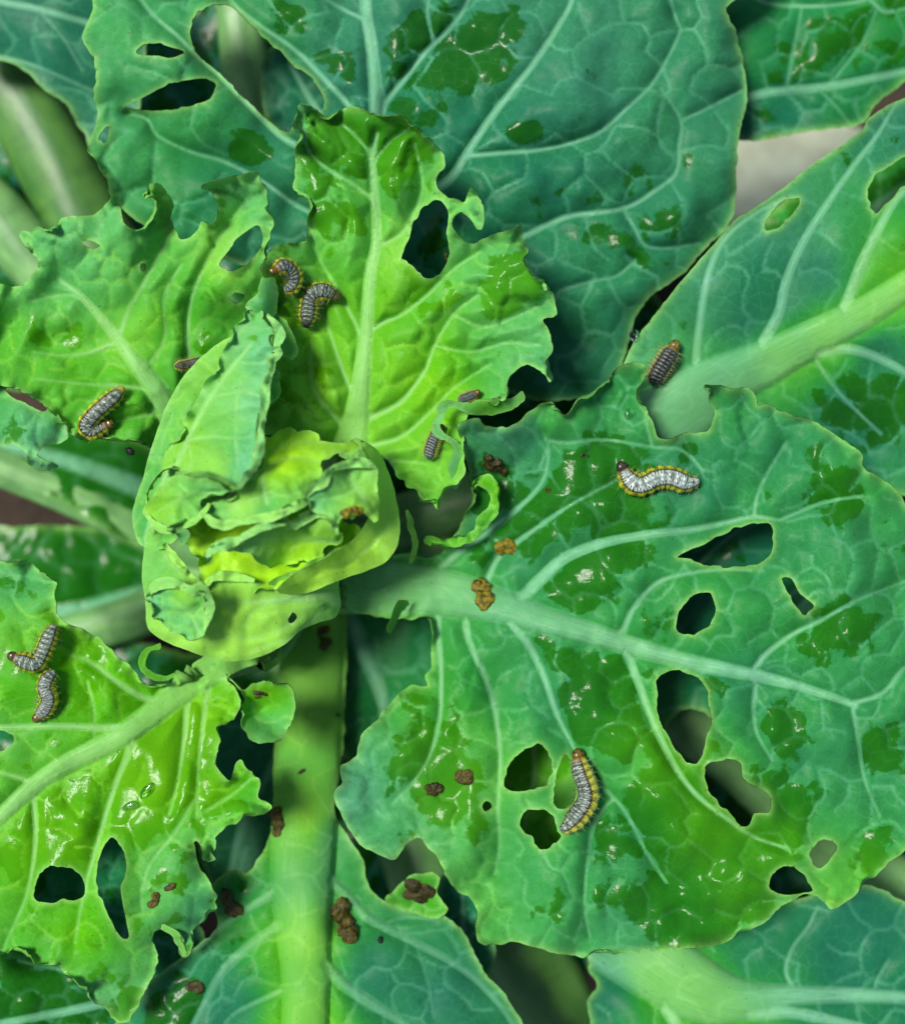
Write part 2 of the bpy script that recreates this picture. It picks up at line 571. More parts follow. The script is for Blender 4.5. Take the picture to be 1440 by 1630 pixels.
def leaf(name, outline, z, holes=(), mid=None, veins=(), young=0.0, wet=(0.0, ()), bloom=0.0, ruf=(8, 45, 18), net=58,
         puck=(9, 5), jag=1.6, thick=3.5, step=5.0, rough_z=6, seed=None, parent=None, key=None, curl=(0, 12), label=None,
         netw=1.5, edge=1.0, ridge=0.24, pit=(), vmix=1.0, roll=None, ruf2=None, fold=None, vw=0.68, dome=None, crk=0):
    seed = seed if seed is not None else len(LEAVES) * 17 + 5
    parent = parent or plant
    g = np.random.default_rng(seed)
    out = catmull(outline, True, 4.0)
    s = np.arange(len(out)) * 4.0
    nn = np.roll(out, -1, 0) - np.roll(out, 1, 0); nn = np.c_[nn[:, 1], -nn[:, 0]]; nn /= np.linalg.norm(nn, axis=1)[:, None] + 1e-9
    out = out + nn * (jag * vnoise(s, s * 0, 13, seed + 1) + 0.7 * jag * vnoise(s, s * 0, 5.5, seed + 2))[:, None]
    hol = []
    for q, hp in enumerate(holes):
        h = catmull(hp, True, 3.6)
        s2 = np.arange(len(h)) * 3.6
        c = h.mean(0); d = h - c; d /= np.linalg.norm(d, axis=1)[:, None] + 1e-9
        h = h + d * (2.4 * vnoise(s2, s2 * 0, 13, seed + 30 + q) + 1.2 * vnoise(s2, s2 * 0, 5, seed + 60 + q))[:, None]
        hol.append(h)
    x0, y0 = out.min(0) - 8; x1, y1 = out.max(0) + 8
    R = Raster(x0, y0, x1, y1)
    # ---- fields
    o3 = np.c_[out, np.zeros(len(out))]
    eo, _, _, arc = R.field([o3], 70, closed=True)
    if hol:
        eh = R.field([np.c_[h, np.zeros(len(h))] for h in hol], 20, closed=True)[0]
        eh = np.minimum(eh, 20)
    else:
        eh = np.full(eo.shape, 20.0)
    vl = []
    if mid is not None: vl.append(('midrib', mid))
    for v in veins: vl.append(('vein', v))
    vp = []
    for nm, v in vl:
        pts = [(p[0], p[1], p[2] * 0.5) for p in v] if len(v[0]) == 3 else None
        vp.append(catmull(pts, False, 6.0))
    for q, (nm, _) in zip(vp, vl): q[:, 2] = np.maximum(q[:, 2] * (vw if nm == 'vein' else 1.0), 1.2)
    if vp:
        sv, hw, vid, vac = R.field(vp, 70)
    else:
        sv = np.full(eo.shape, 70.0); hw = np.ones_like(sv); vid = np.full(eo.shape, -1); vac = np.zeros_like(sv)
    tn = net_edges(out, net, seed + 3, netw) if net else []
    if tn: st = R.field(tn, 26)[0]
    else: st = np.full(eo.shape, 26.0)
    # ---- points
    occ = {}

    def push(lst, x, y, rad):
        c = 2.6
        i, j = int(x // c), int(y // c)
        k = int(rad // c) + 1
        for a in range(i - k, i + k + 1):
            for b in range(j - k, j + k + 1):
                for (px, py) in occ.get((a, b), ()):
                    if (px - x) ** 2 + (py - y) ** 2 < rad * rad: return
        occ.setdefault((i, j), []).append((x, y)); lst.append((x, y))
    pts, cons = [], []
    for loop in [out] + hol:
        b0 = len(pts)
        for (x, y) in loop:
            pts.append((x, y)); occ.setdefault((int(x // 2.6), int(y // 2.6)), []).append((x, y))
        n = len(loop)
        cons += [(b0 + i, b0 + (i + 1) % n) for i in range(n)]
    nb = len(pts)
    cand = []
    for q in vp:
        t = np.gradient(q[:, :2], axis=0); t /= np.linalg.norm(t, axis=1)[:, None] + 1e-9
        nrm = np.c_[-t[:, 1], t[:, 0]]
        for off, ex in ((0, 0), (1, 0), (-1, 0), (1, 3.2), (-1, 3.2)):
            cand.append(q[:, :2] + nrm * (off * (q[:, 2] + ex))[:, None])
    for q in tn: cand.append(q[:, :2])
    gx_, gy_ = np.meshgrid(np.arange(x0, x1, step), np.arange(y0, y1, step * 0.87))
    gx_ = gx_ + (np.arange(gx_.shape[0]) % 2)[:, None] * step * 0.5
    grid = np.c_[gx_.ravel(), gy_.ravel()] + g.uniform(-.5, .5, (gx_.size, 2))
    for arr, rad in ((np.concatenate(cand) if cand else np.zeros((0, 2)), 2.3), (grid, step * 0.62)):
        if not len(arr): continue
        ok = inside(out, arr[:, 0], arr[:, 1])
        arr = arr[ok]
        ok = (R.samp(eo, arr[:, 0], arr[:, 1]) > 2.2) & (R.samp(eh, arr[:, 0], arr[:, 1]) > 2.0)
        for x, y in arr[ok]: push(pts, x, y, rad)
    v, _, f, *_ = delaunay_2d_cdt([Vector(p) for p in pts], cons, [], 0, 1e-5)
    V2 = np.array([(p[0], p[1]) for p in v]); F = np.array([t for t in f if len(t) == 3])
    cen = V2[F].mean(1)
    keep = inside(out, cen[:, 0], cen[:, 1])
    for h in hol: keep &= ~inside(h, cen[:, 0], cen[:, 1])
    F = F[keep]
    a, b, c = V2[F[:, 0]], V2[F[:, 1]], V2[F[:, 2]]
    ar = (b[:, 0] - a[:, 0]) * (c[:, 1] - a[:, 1]) - (b[:, 1] - a[:, 1]) * (c[:, 0] - a[:, 0])
    F = F[np.abs(ar) > 1e-3]; ar = ar[np.abs(ar) > 1e-3]
    F[ar > 0] = F[ar > 0][:, ::-1]            # image y is down: make faces look to the sky
    used = np.unique(F); mp = np.full(len(V2), -1); mp[used] = np.arange(len(used)); V2 = V2[used]; F = mp[F]
    x, y = V2[:, 0], V2[:, 1]
    # ---- heights
    E = R.samp(eo, x, y); EH = R.samp(eh, x, y); SV = R.samp(sv, x, y); HW = R.near(hw, x, y); ST = R.samp(st, x, y); AR = R.near(arc, x, y)
    macro = tps(z)
    Z = macro(x, y)
    Z += rough_z * (1.5 * vnoise(x, y, 90, seed + 5) + 0.75 * vnoise(x, y, 42, seed + 6))
    sp = np.maximum(SV, 0); tp = np.maximum(ST, 0)
    amp = 1.0 + 0.5 * vnoise(x, y, 130, seed + 7)
    Z += puck[0] * amp * (1 - np.exp(-sp / 26.0)) + puck[1] * amp * (1 - np.exp(-tp / 10.0)) * (1 - np.exp(-sp / 10.0))
    tt = np.clip(1 + SV / np.maximum(HW, 1e-3), 0, 1)
    rid = np.where(SV < 0, np.sqrt(np.clip(1 - tt ** 2, 0, 1)), 0)
    Z += (ridge * np.minimum(HW, 14) + 0.42 * np.maximum(HW - 7, 0)) * rid
    per = 4.0 * len(out)
    wv = vnoise(AR, AR * 0, ruf[1], seed + 8) * 1.2 + 0.5 * vnoise(AR, AR * 0, ruf[1] * 0.45, seed + 9)
    Z += ruf[0] * np.exp(-E / ruf[2]) * wv + curl[0] * np.exp(-E / curl[1])
    Z += 2.0 * np.exp(-EH / 5.0)
    if ruf2: Z += ruf2[0] * np.exp(-E / ruf2[2]) * 1.4 * vnoise(AR, AR * 0, ruf2[1], seed + 10)
    if dome:
        Z += dome[4] + dome[3] * np.sqrt(np.clip(1 - ((x - dome[0]) ** 2 + (y - dome[1]) ** 2) / dome[2] ** 2, 0, 1))
    if crk: Z += crk * (vnoise(x, y, 22, seed + 14) + 0.6 * np.abs(vnoise(x, y, 34, seed + 15)))
    if fold:
        fa = math.radians(fold[0])
        fu, fv_ = x * math.cos(fa) + y * math.sin(fa), -x * math.sin(fa) + y * math.cos(fa)
        Z += fold[2] * vnoise(fu / fold[3], fv_, fold[1], seed + 11) * (1 - np.exp(-sp / 18.0))
    for (px_, py_, pr, pd) in pit: Z -= pd * np.exp(-((x - px_) ** 2 + (y - py_) ** 2) / (pr * pr))
    xs_, ys_, zs_ = x, y, Z
    if roll:
        eb = eo.copy()
        for _ in range(4):
            eb[1:-1, 1:-1] = (eb[1:-1, 1:-1] + eb[:-2, 1:-1] + eb[2:, 1:-1] + eb[1:-1, :-2] + eb[1:-1, 2:]) / 5
        gyv, gxv = np.gradient(eo if False else np.where(eo < 60, eo, 60.0), R.h)
        for _ in range(8):
            for G in (gxv, gyv):
                G[1:-1, 1:-1] = (G[1:-1, 1:-1] * 2 + G[:-2, 1:-1] + G[2:, 1:-1] + G[1:-1, :-2] + G[1:-1, 2:]) / 6
        # inside the outline the distance grows inwards, outside it grows outwards: use inner samples only
        inx, iny = x + 0, y + 0
        ox, oy = -R.samp(gxv, inx, iny), -R.samp(gyv, inx, iny)
        # vertices on the margin take the direction of the outline normal
        cen_ = np.c_[out[:, 0], out[:, 1]]
        tg = np.roll(cen_, -2, 0) - np.roll(cen_, 2, 0)
        sa = 0.5 * np.sum(cen_[:, 0] * np.roll(cen_[:, 1], -1) - np.roll(cen_[:, 0], -1) * cen_[:, 1])
        on = np.c_[tg[:, 1], -tg[:, 0]] * (1 if sa > 0 else -1); on /= np.linalg.norm(on, axis=1)[:, None] + 1e-9
        for _ in range(3): on = (on + np.roll(on, 1, 0) + np.roll(on, -1, 0)) / 3
        k_ = np.clip((AR / max(AR.max(), 1e-6) * (len(out) - 1)).astype(int), 0, len(out) - 1)
        wq = np.exp(-E / 5.0)
        ox = ox * (1 - wq) + on[k_, 0] * wq; oy = oy * (1 - wq) + on[k_, 1] * wq
        ln = np.hypot(ox, oy) + 1e-6; ox, oy = ox / np.maximum(ln, .3), oy / np.maximum(ln, .3)
        aa = np.clip(0.5 + roll[2] + 0.9 * vnoise(AR, AR * 0, roll[3], seed + 12) + 0.3 * vnoise(AR, AR * 0, roll[3] * .4, seed + 13), 0, 1.15)
        for _ in range(1): pass
        t_ = np.maximum(0, roll[0] * aa - E)
        th_ = np.minimum(t_ / roll[1], 2.7)
        tq = th_ * roll[1]
        sh = roll[1] * np.sin(th_) - tq
        xs_ = x + ox * sh; ys_ = y + oy * sh; zs_ = Z + roll[1] * (1 - np.cos(th_))
    P = Wn(np.c_[xs_, ys_, zs_])
    # ---- normals, thickness
    fn = np.cross(P[F[:, 1]] - P[F[:, 0]], P[F[:, 2]] - P[F[:, 0]])
    N = np.zeros_like(P)
    for k in range(3): np.add.at(N, F[:, k], fn)
    N /= np.linalg.norm(N, axis=1)[:, None] + 1e-20
    th = (thick + np.where(SV < 0, 0.9 * np.minimum(HW, 30) * rid, 0)) * S
    th *= 0.45 + 0.55 * (1 - np.exp(-np.minimum(E, EH) / 4.0))
    Pb = P - N * th[:, None]
    nv = len(P)
    # ---- attributes
    vein_m = smooth(1.9, -1.6, SV) * (0.55 + 0.45 * smooth(1.2, 3.2, HW)) * np.where(HW > 9, (smooth(1.5, -7, SV) * 0.45 + 0.55) * (1 - 0.4 * smooth(9, 26, HW)), 1.0)
    net_m = smooth(1.8, -0.4, ST)
    yg = idw(young)(x, y)
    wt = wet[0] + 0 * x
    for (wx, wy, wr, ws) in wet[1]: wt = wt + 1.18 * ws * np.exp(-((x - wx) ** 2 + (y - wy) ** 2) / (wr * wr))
    wt = wt - 0.25 * np.exp(-np.maximum(SV, 0) / 5.0)
    ed = edge * np.exp(-np.minimum(E, EH * 1.2) / 4.6)
    bl = idw(bloom)(x, y) * (0.6 if key in ('C', 'D', 'E', 'M', 'N') else 1.0)
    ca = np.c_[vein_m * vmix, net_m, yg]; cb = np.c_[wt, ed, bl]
    cc = np.c_[(SV + HW) / 10.0, R.near(vac, x, y) / 100.0, np.zeros(nv)]
    uv = np.c_[x, y] / 100.0 + (seed % 13) * 3.1
    # ---- boundary edges for the rim
    eg = np.concatenate([F[:, [0, 1]], F[:, [1, 2]], F[:, [2, 0]]])
    own = np.tile(np.arange(len(F)), 3)
    keyv = np.sort(eg, 1); keyv = keyv[:, 0].astype(np.int64) * nv + keyv[:, 1]
    _, inv, cnt = np.unique(keyv, return_inverse=True, return_counts=True)
    bd = cnt[inv] == 1
    be, bo = eg[bd], own[bd]
    # ---- split faces into blade, midrib and veins
    cenx = V2[F].mean(1)
    sc = R.samp(sv, cenx[:, 0], cenx[:, 1]); ic = R.near(vid, cenx[:, 0], cenx[:, 1])
    grp = np.where(sc < 0.2, ic, -1)
    VV = np.concatenate([P, Pb]); NN = np.concatenate([N, -N])
    VA = np.concatenate([ca, ca]); VB = np.concatenate([cb, cb]); VU = np.concatenate([uv, uv]); VC = np.concatenate([cc, cc])

    def build(nm, gi, par):
        fi = F[grp == gi]
        if len(fi) == 0: return None
        e_ = be[grp[bo] == gi]
        rim = np.concatenate([np.c_[e_[:, 1], e_[:, 0], e_[:, 0] + nv], np.c_[e_[:, 1], e_[:, 0] + nv, e_[:, 1] + nv]]) if len(e_) else np.zeros((0, 3), int)
        FF = np.concatenate([fi, fi[:, ::-1] + nv, rim])
        us = np.unique(FF); m2 = np.full(2 * nv, -1); m2[us] = np.arange(len(us))
        return mesh_obj(nm, VV[us], m2[FF], M_LEAF, par, VA[us], VB[us], VU[us], NN[us], VC[us])
    blade = build(name, -1, parent)
    for gi, (nm, _) in enumerate(vl): build(nm, gi, blade)
    if label: blade['label'] = label
    zr = np.full((R.ny, R.nx), np.nan)

    def zat(qx, qy):
        d = (x - qx) ** 2 + (y - qy) ** 2
        k = np.argpartition(d, 6)[:6]
        w = 1 / (d[k] + 1e-3)
        return float((Z[k] * w).sum() / w.sum())
    blade_info = dict(obj=blade, zat=zat)
    LEAVES[key or f'leaf{len(LEAVES)}'] = blade_info
    return blade


def taper(pts, w0, w1, p=1.0):
    n = len(pts)
    w1 = w1 * 0.55
    return [(a, b, w0 + (w1 - w0) * (i / (n - 1)) ** p) for i, (a, b) in enumerate(pts)]


def ribbon(pts):
    """outline polygon of a strip along (x, y, width)"""
    P = catmull(pts, False, 8.0)
    t = np.gradient(P[:, :2], axis=0); t /= np.linalg.norm(t, axis=1)[:, None]
    n = np.c_[-t[:, 1], t[:, 0]]
    l = P[:, :2] + n * P[:, 2:3] * 0.5; r = P[:, :2] - n * P[:, 2:3] * 0.5
    return np.concatenate([l, r[::-1]]).tolist()


# petioles run down to this short stem
tube('stem', [(STEM_X, STEM_Y, GROUND - 20, 95), (STEM_X + 8, STEM_Y - 5, -650, 88), (STEM_X, STEM_Y, -430, 92), (STEM_X - 15, STEM_Y - 20, -250, 105), (STEM_X - 30, STEM_Y - 40, -120, 80)], M_STEM, plant, flat=1.0, seg=24)


def petiole(leafkey, pts, mat=None, flat=0.7):
    o = LEAVES[leafkey]['obj']
    tube('petiole', [(STEM_X, STEM_Y, -380, 55)] + list(pts), mat or M_STALK, o, flat)


# ------------------------------------------------------------------ the big outer leaves
leaf('leaf', [(140,-70),(148,0),(145,25),(131,60),(148,90),(152,120),(150,160),(156,190),(140,235),(155,265),(172,290),(178,315),(215,350),(300,400),(420,430),(560,480),(700,560),(800,620),(880,640),(950,635),(985,592),(1000,545),(1012,502),(1032,475),(1058,455),(1092,430),(1130,388),(1160,357),(1170,320),(1172,280),(1175,220),(1190,145),(1182,100),(1172,55),(1155,15),(1145,-70)],
     z=[(600,400,-165),(590,0,-105),(1185,150,-135),(1165,340,-160),(1000,540,-190),(900,200,-92),(750,100,-98),(140,60,-95),(180,300,-150),(330,200,-110),(450,60,-100),(900,620,-190),(850,450,-140),(400,420,-185),(150,-70,-120),(1140,-70,-140),(1060,250,-105),(700,500,-180)],
     holes=[[(320,15),(350,8),(370,10),(395,35),(420,58),(440,76),(460,93),(470,107),(485,113),(502,130),(512,150),(515,170),(500,185),(480,190),(465,200),(455,212),(415,182),(380,148),(350,118),(320,92),(308,70),(304,45)],
            [(218,82),(232,70),(255,68),(285,78),(292,85),(272,93),(245,90),(222,87)],
            [(202,168),(240,148),(270,133),(310,125),(338,127),(342,140),(333,157),(315,165),(285,173),(250,176),(215,174)],
            [(158,222),(165,205),(175,200),(174,215),(165,228)]],
     mid=[(602,440,30),(598,330,26),(598,170,21),(592,80,18),(583,20,16),(575,-70,15)],
     veins=[taper([(605,200),(612,165),(640,130),(680,80),(720,40),(745,0),(760,-70)],13,7),
            taper([(640,345),(690,305),(720,280),(745,240),(790,175),(850,100),(895,30),(910,0),(930,-70)],20,10),
            taper([(745,248),(800,243),(860,238),(945,215),(1000,170),(1040,130),(1080,55),(1075,30),(1060,-20)],9,4),
            taper([(700,450),(760,405),(835,375),(870,358),(910,343),(990,332),(1040,305),(1075,275),(1080,230),(1082,190),(1050,140)],13,4),
            taper([(990,332),(1010,365),(1025,390),(1060,395),(1110,388)],5,3),
            taper([(1082,192),(1110,180),(1140,165),(1178,145)],5,3),
            taper([(850,510),(880,480),(895,462),(945,447),(980,440),(1010,415)],7,3),
            taper([(602,250),(560,175),(515,125),(470,80),(420,45),(375,10),(330,-50)],13,7),
            taper([(590,330),(500,250),(450,218),(400,170),(345,115),(305,80),(280,55),(240,20),(205,-30)],15,8),
            taper([(540,360),(470,325),(420,290),(360,258),(300,240),(250,215),(235,190),(205,180)],9,3),
            taper([(580,30),(540,12),(500,-15)],8,5), taper([(690,70),(680,10),(700,-30)],5,3)],
     young=[(590,100,0.02),(900,200,0.04),(1100,250,0.12),(200,60,0.45),(230,200,0.4),(170,250,0.45),(420,320,0.1),(1000,400,0.12),(330,60,.35),(850,400,.1)],
     wet=(-0.06,[(450,45,45,.42),(540,110,55,.5),(660,180,60,.55),(640,80,45,.45),(750,100,60,.55),(800,45,60,.45),(690,30,50,.5),(838,215,32,.75),(950,35,40,.25),(945,115,40,.35),(1010,280,45,.4),(960,375,60,.45),(1070,355,55,.45),(1095,255,28,.4),(1030,405,32,.35),(885,330,60,.3),(395,235,42,.75),(940,520,40,.3),(680,380,60,.5),(540,300,60,.4),(470,20,40,.3)]),
     bloom=[(590,30,.25),(910,40,.28),(1170,150,.22),(1100,40,.2),(800,300,.05),(1000,450,.12),(150,80,.35),(150,260,.35),(330,320,.1),(700,200,.05),(500,350,.2)],
     ruf=(9,70,16), net=80, puck=(22,6), key='D', step=5.2, rough_z=12, crk=2.5, roll=(14,8,-.3,90), ruf2=(6,120,20), curl=(-8,20))

leaf('leaf', [(925,720),(965,650),(992,580),(1012,540),(1045,497),(1090,440),(1135,390),(1170,350),(1200,331),(1245,300),(1295,260),(1352,222),(1372,207),(1387,184),(1440,155),(1540,110),(1540,830),(1440,790),(1300,760),(1200,760),(1050,790),(950,790)],
     z=[(1000,580,-118),(1060,670,-138),(1200,330,-95),(1440,160,-120),(1440,450,-85),(1300,540,-110),(1440,760,-170),(1250,680,-160),(1150,480,-92),(1540,300,-110),(1130,610,-122)],
     holes=[[(1215,358),(1225,340),(1245,320),(1267,315),(1270,328),(1255,345),(1240,360),(1220,367)],
            [(1384,325),(1383,300),(1395,278),(1415,263),(1445,250),(1455,285),(1432,300),(1410,325),(1392,340)]],
     mid=[(930,760,130),(1030,690,124),(1100,640,108),(1160,605,86),(1220,577,70),(1300,536,58),(1380,495,50),(1440,457,46),(1540,395,40)],
     veins=[taper([(1108,620),(1108,560),(1120,468),(1136,410),(1160,372),(1200,341),(1240,318)],18,6),
            taper([(1180,600),(1205,560),(1238,500),(1250,450),(1275,390),(1320,318),(1357,265),(1395,215),(1425,165)],26,8),
            taper([(1330,520),(1352,470),(1372,415),(1395,370),(1420,325),(1445,296),(1490,240)],28,12),
            taper([(1225,580),(1290,563),(1360,557),(1440,592),(1530,650)],32,14),
            taper([(1290,560),(1330,620),(1400,690)],6,3)],
     young=[(1100,600,.5),(1200,420,.03),(1440,200,.03),(1250,560,.85),(1320,528,1.0),(1440,455,1.1),(1380,490,1.0),(1350,660,.0),(1250,470,.05),(1180,500,.05),(1300,440,.05),(1400,560,.1)],
     wet=(-0.1,[(1350,660,90,.55),(1420,640,60,.45),(1200,560,30,.1),(1290,360,30,.25),(1230,390,45,.35),(1100,480,40,.25),(1170,310,50,.25),(1410,210,50,.35),(1340,250,50,.35),(1090,520,40,.25)]),
     bloom=[(1000,570,.6),(1060,480,.3),(1130,400,.35),(1250,310,.35),(1400,200,.15),(1200,450,.05),(1440,350,.1),(1350,600,.08)], ruf=(5,90,16), net=70, puck=(7,3), key='E', step=5.5, ruf2=(6,150,50), netw=1.2, jag=.8)

leaf('leaf', [(1110,-70),(1125,60),(1150,200),(1180,224),(1245,215),(1300,207),(1368,197),(1400,160),(1440,130),(1540,60),(1540,-70)],
     z=[(1120,0,-215),(1170,215,-240),(1370,195,-235),(1440,60,-200),(1540,-60,-210),(1260,145,-215)],
     mid=taper([(1130,178),(1200,152),(1260,143),(1320,137),(1400,122),(1440,113),(1540,92)],13,17),
     veins=[taper([(1180,-20),(1220,5),(1290,10),(1350,5),(1385,-2)],7,9), taper([(1385,0),(1405,18),(1430,16),(1500,0)],7,7), taper([(1320,135),(1370,70),(1395,15)],4,3), taper([(1250,145),(1262,80),(1275,15)],4,2), taper([(1300,140),(1330,170),(1350,195)],4,2)],
     young=[(1200,60,.3),(1440,40,.4),(1250,190,.05),(1370,160,.25)], wet=(-.02,[(1330,55,70,.5),(1250,105,50,.45),(1430,95,50,.4),(1220,205,50,.35),(1420,0,30,.5)]), ruf=(6,80,18), net=64, puck=(10,6), key='F', step=6, rough_z=8)

leaf('leaf', [(-70,-70),(210,-70),(210,240),(150,236),(135,215),(118,190),(105,165),(80,150),(60,130),(30,108),(0,95),(-70,82)],
     z=[(-60,-60,-225),(200,-60,-235),(200,230,-265),(100,160,-250),(0,90,-240),(80,40,-215)],
     mid=taper([(-70,-20),(0,2),(60,14),(140,36),(210,55)],10,13), veins=[taper([(-70,75),(0,90),(60,106),(150,145),(200,160)],7,5), taper([(60,14),(100,60),(130,110)],4,3)],
     young=.0, wet=(-.25,[(20,30,40,.3)]), bloom=.06, ruf=(5,80,16), net=70, puck=(8,4), key='I', step=6)

# ------------------------------------------------------------------ lower leaves and their stalks
leaf('leaf', [(760,820),(900,790),(1080,800),(1260,820),(1400,900),(1420,1060),(1360,1180),(1230,1190),(1150,1150),(1085,1130),(1040,1200),(1000,1330),(900,1400),(790,1380),(740,1290),(730,1150),(720,980)],
     z=[(760,900,-300),(1100,850,-235),(1380,1000,-225),(900,1300,-215),(1000,1100,-245),(1250,1150,-240)],
     mid=taper([(740,880),(860,960),(980,1000),(1100,1030),(1250,1070),(1400,1090)],44,12), veins=[taper([(980,1000),(1080,930),(1130,880),(1180,840)],14,6), taper([(860,960),(840,1100),(850,1220),(830,1340)],16,6), taper([(1150,1045),(1210,980),(1280,930)],10,5)],
     young=[(830,1230,.95),(1150,870,.1),(1110,980,.1),(850,1320,.9),(1270,950,.1)], wet=(-.1,[(1160,870,60,.5)]), ruf=(8,70,18), net=64, key='W', step=7)
leaf('leaf', [(-70,1360),(60,1330),(180,1310),(270,1380),(330,1500),(360,1580),(340,1700),(-70,1700)],
     z=[(-60,1370,-120),(60,1510,-140),(200,1330,-130),(200,1480,-160),(340,1600,-165),(50,1600,-125),(200,1690,-150)],
     mid=taper([(400,1500),(280,1560),(150,1600),(0,1630),(-70,1650)],20,8), veins=[taper([(200,1585),(120,1550),(30,1530)],8,4)],
     young=[(30,1560,.3),(200,1600,.1)], wet=(.3,[(60,1580,120,.4)]), bloom=0, net=50, puck=(10,8), ruf=(10,40,18), key='X', step=6)
leaf('leaf', [(330,1130),(420,1120),(460,1180),(465,1330),(440,1420),(360,1440),(320,1360),(300,1240)],
     z=[(330,1150,-300),(450,1180,-320),(400,1400,-290)], mid=taper([(470,1150),(430,1230),(390,1300),(360,1420)],26,14), young=.15, bloom=.12, net=60, key='Y', step=7)
leaf('leaf', [(540,960),(700,960),(720,1040),(690,1140),(620,1230),(560,1230),(530,1100)],
     z=[(540,970,-340),(700,1000,-330),(600,1200,-300)], mid=taper([(540,960),(580,1040),(610,1120),(620,1220)],36,18), young=.3, net=60, key='U', step=7)
leaf('leaf', [(-80,660),(60,670),(180,690),(250,720),(262,800),(225,868),(150,830),(60,780),(-80,730)],
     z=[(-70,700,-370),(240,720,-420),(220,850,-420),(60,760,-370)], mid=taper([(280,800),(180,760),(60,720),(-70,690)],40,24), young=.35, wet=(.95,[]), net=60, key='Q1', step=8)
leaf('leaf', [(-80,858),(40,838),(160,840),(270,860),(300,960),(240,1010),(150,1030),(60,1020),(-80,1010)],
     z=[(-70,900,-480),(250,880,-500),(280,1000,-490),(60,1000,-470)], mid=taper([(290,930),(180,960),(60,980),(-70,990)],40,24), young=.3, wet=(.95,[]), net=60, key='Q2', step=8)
leaf('leaf', [(420,90),(500,60),(560,110),(560,200),(500,240),(430,200)],
     z=[(420,100,-280),(560,120,-270),(500,230,-300)], mid=taper([(540,240),(500,170),(460,100)],16,8), young=.05, net=50, key='V2', step=7)
leaf('leaf', [(700,1400),(740,1390),(775,1430),(790,1500),(770,1570),(720,1560),(690,1480)],
     z=[(700,1410,-190),(780,1450,-185),(740,1560,-215)], mid=taper([(740,1570),(738,1500),(735,1420)],12,6), young=.1, wet=(.3,[]), net=40, key='V3', step=6)

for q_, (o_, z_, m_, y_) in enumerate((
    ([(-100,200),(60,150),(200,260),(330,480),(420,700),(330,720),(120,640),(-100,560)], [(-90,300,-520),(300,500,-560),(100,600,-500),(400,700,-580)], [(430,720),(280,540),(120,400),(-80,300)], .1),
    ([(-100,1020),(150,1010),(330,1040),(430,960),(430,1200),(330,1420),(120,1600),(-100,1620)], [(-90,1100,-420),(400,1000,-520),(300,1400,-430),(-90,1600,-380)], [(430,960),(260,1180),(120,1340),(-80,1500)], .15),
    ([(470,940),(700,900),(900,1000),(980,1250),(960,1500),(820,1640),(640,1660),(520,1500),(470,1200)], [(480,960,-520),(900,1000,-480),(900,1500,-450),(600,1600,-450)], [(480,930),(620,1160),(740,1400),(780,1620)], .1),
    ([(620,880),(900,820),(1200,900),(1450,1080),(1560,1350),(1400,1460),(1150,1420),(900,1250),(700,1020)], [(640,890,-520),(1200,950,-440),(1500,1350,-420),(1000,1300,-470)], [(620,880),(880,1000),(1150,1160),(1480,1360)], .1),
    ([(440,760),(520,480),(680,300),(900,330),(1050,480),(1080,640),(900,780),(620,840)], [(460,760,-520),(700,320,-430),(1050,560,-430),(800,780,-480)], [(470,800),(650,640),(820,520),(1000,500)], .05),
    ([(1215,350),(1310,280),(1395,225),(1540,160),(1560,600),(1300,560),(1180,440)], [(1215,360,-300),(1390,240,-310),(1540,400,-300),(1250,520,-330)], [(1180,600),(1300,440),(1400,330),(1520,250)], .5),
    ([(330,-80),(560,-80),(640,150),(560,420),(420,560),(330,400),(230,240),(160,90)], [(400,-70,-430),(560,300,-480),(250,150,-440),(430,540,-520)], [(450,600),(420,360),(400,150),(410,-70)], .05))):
    leaf('leaf', o_, z_, mid=taper(m_, 50, 18), young=y_, net=80, puck=(12,5), ruf=(10,70,20), key='low%d' % q_, step=10, wet=(.5,[]))  # high wet value paints deeper shade between the leaves into their colour

for nm_, pts_, mt_ in (
    ('leaf_stalk', [(STEM_X,STEM_Y,-470,50),(330,700,-460,62),(210,500,-440,75),(110,300,-410,78),(20,130,-380,70),(-60,-20,-360,60)], M_DARKSTALK),
    ('leaf_stalk', [(STEM_X,STEM_Y,-440,45),(300,690,-440,52),(140,520,-420,58),(20,370,-390,60),(-90,250,-370,55)], M_STALK),
    ('leaf_stalk', [(STEM_X,STEM_Y,-450,45),(470,600,-430,50),(430,300,-390,48),(390,100,-350,44),(375,-80,-320,40)], M_STALK),
    ('leaf_stalk', [(STEM_X,STEM_Y,-470,45),(330,880,-450,40),(210,835,-420,38),(90,780,-390,36),(-90,712,-360,36)], M_STALK),
    ('leaf_stalk', [(STEM_X,STEM_Y,-490,45),(360,910,-470,46),(240,970,-440,44),(120,1010,-420,42),(-80,1070,-400,40)], M_STALK),
    ('leaf_stalk', [(STEM_X,STEM_Y,-450,50),(600,1130,-440,70),(760,1410,-420,86),(860,1580,-400,88),(960,1760,-390,80)], M_DARKSTALK),
    ('leaf_stalk', [(STEM_X,STEM_Y,-460,50),(560,1060,-450,54),(640,1300,-420,62),(690,1480,-390,62),(720,1680,-380,60)], M_STALK),
    ('leaf_stalk', [(STEM_X,STEM_Y,-470,50),(700,980,-470,60),(960,1080,-430,64),(1140,1180,-390,62),(1340,1360,-360,60),(1540,1470,-340,60)], M_STALK),
):
    tube(nm_, pts_, mt_, plant, 0.75)

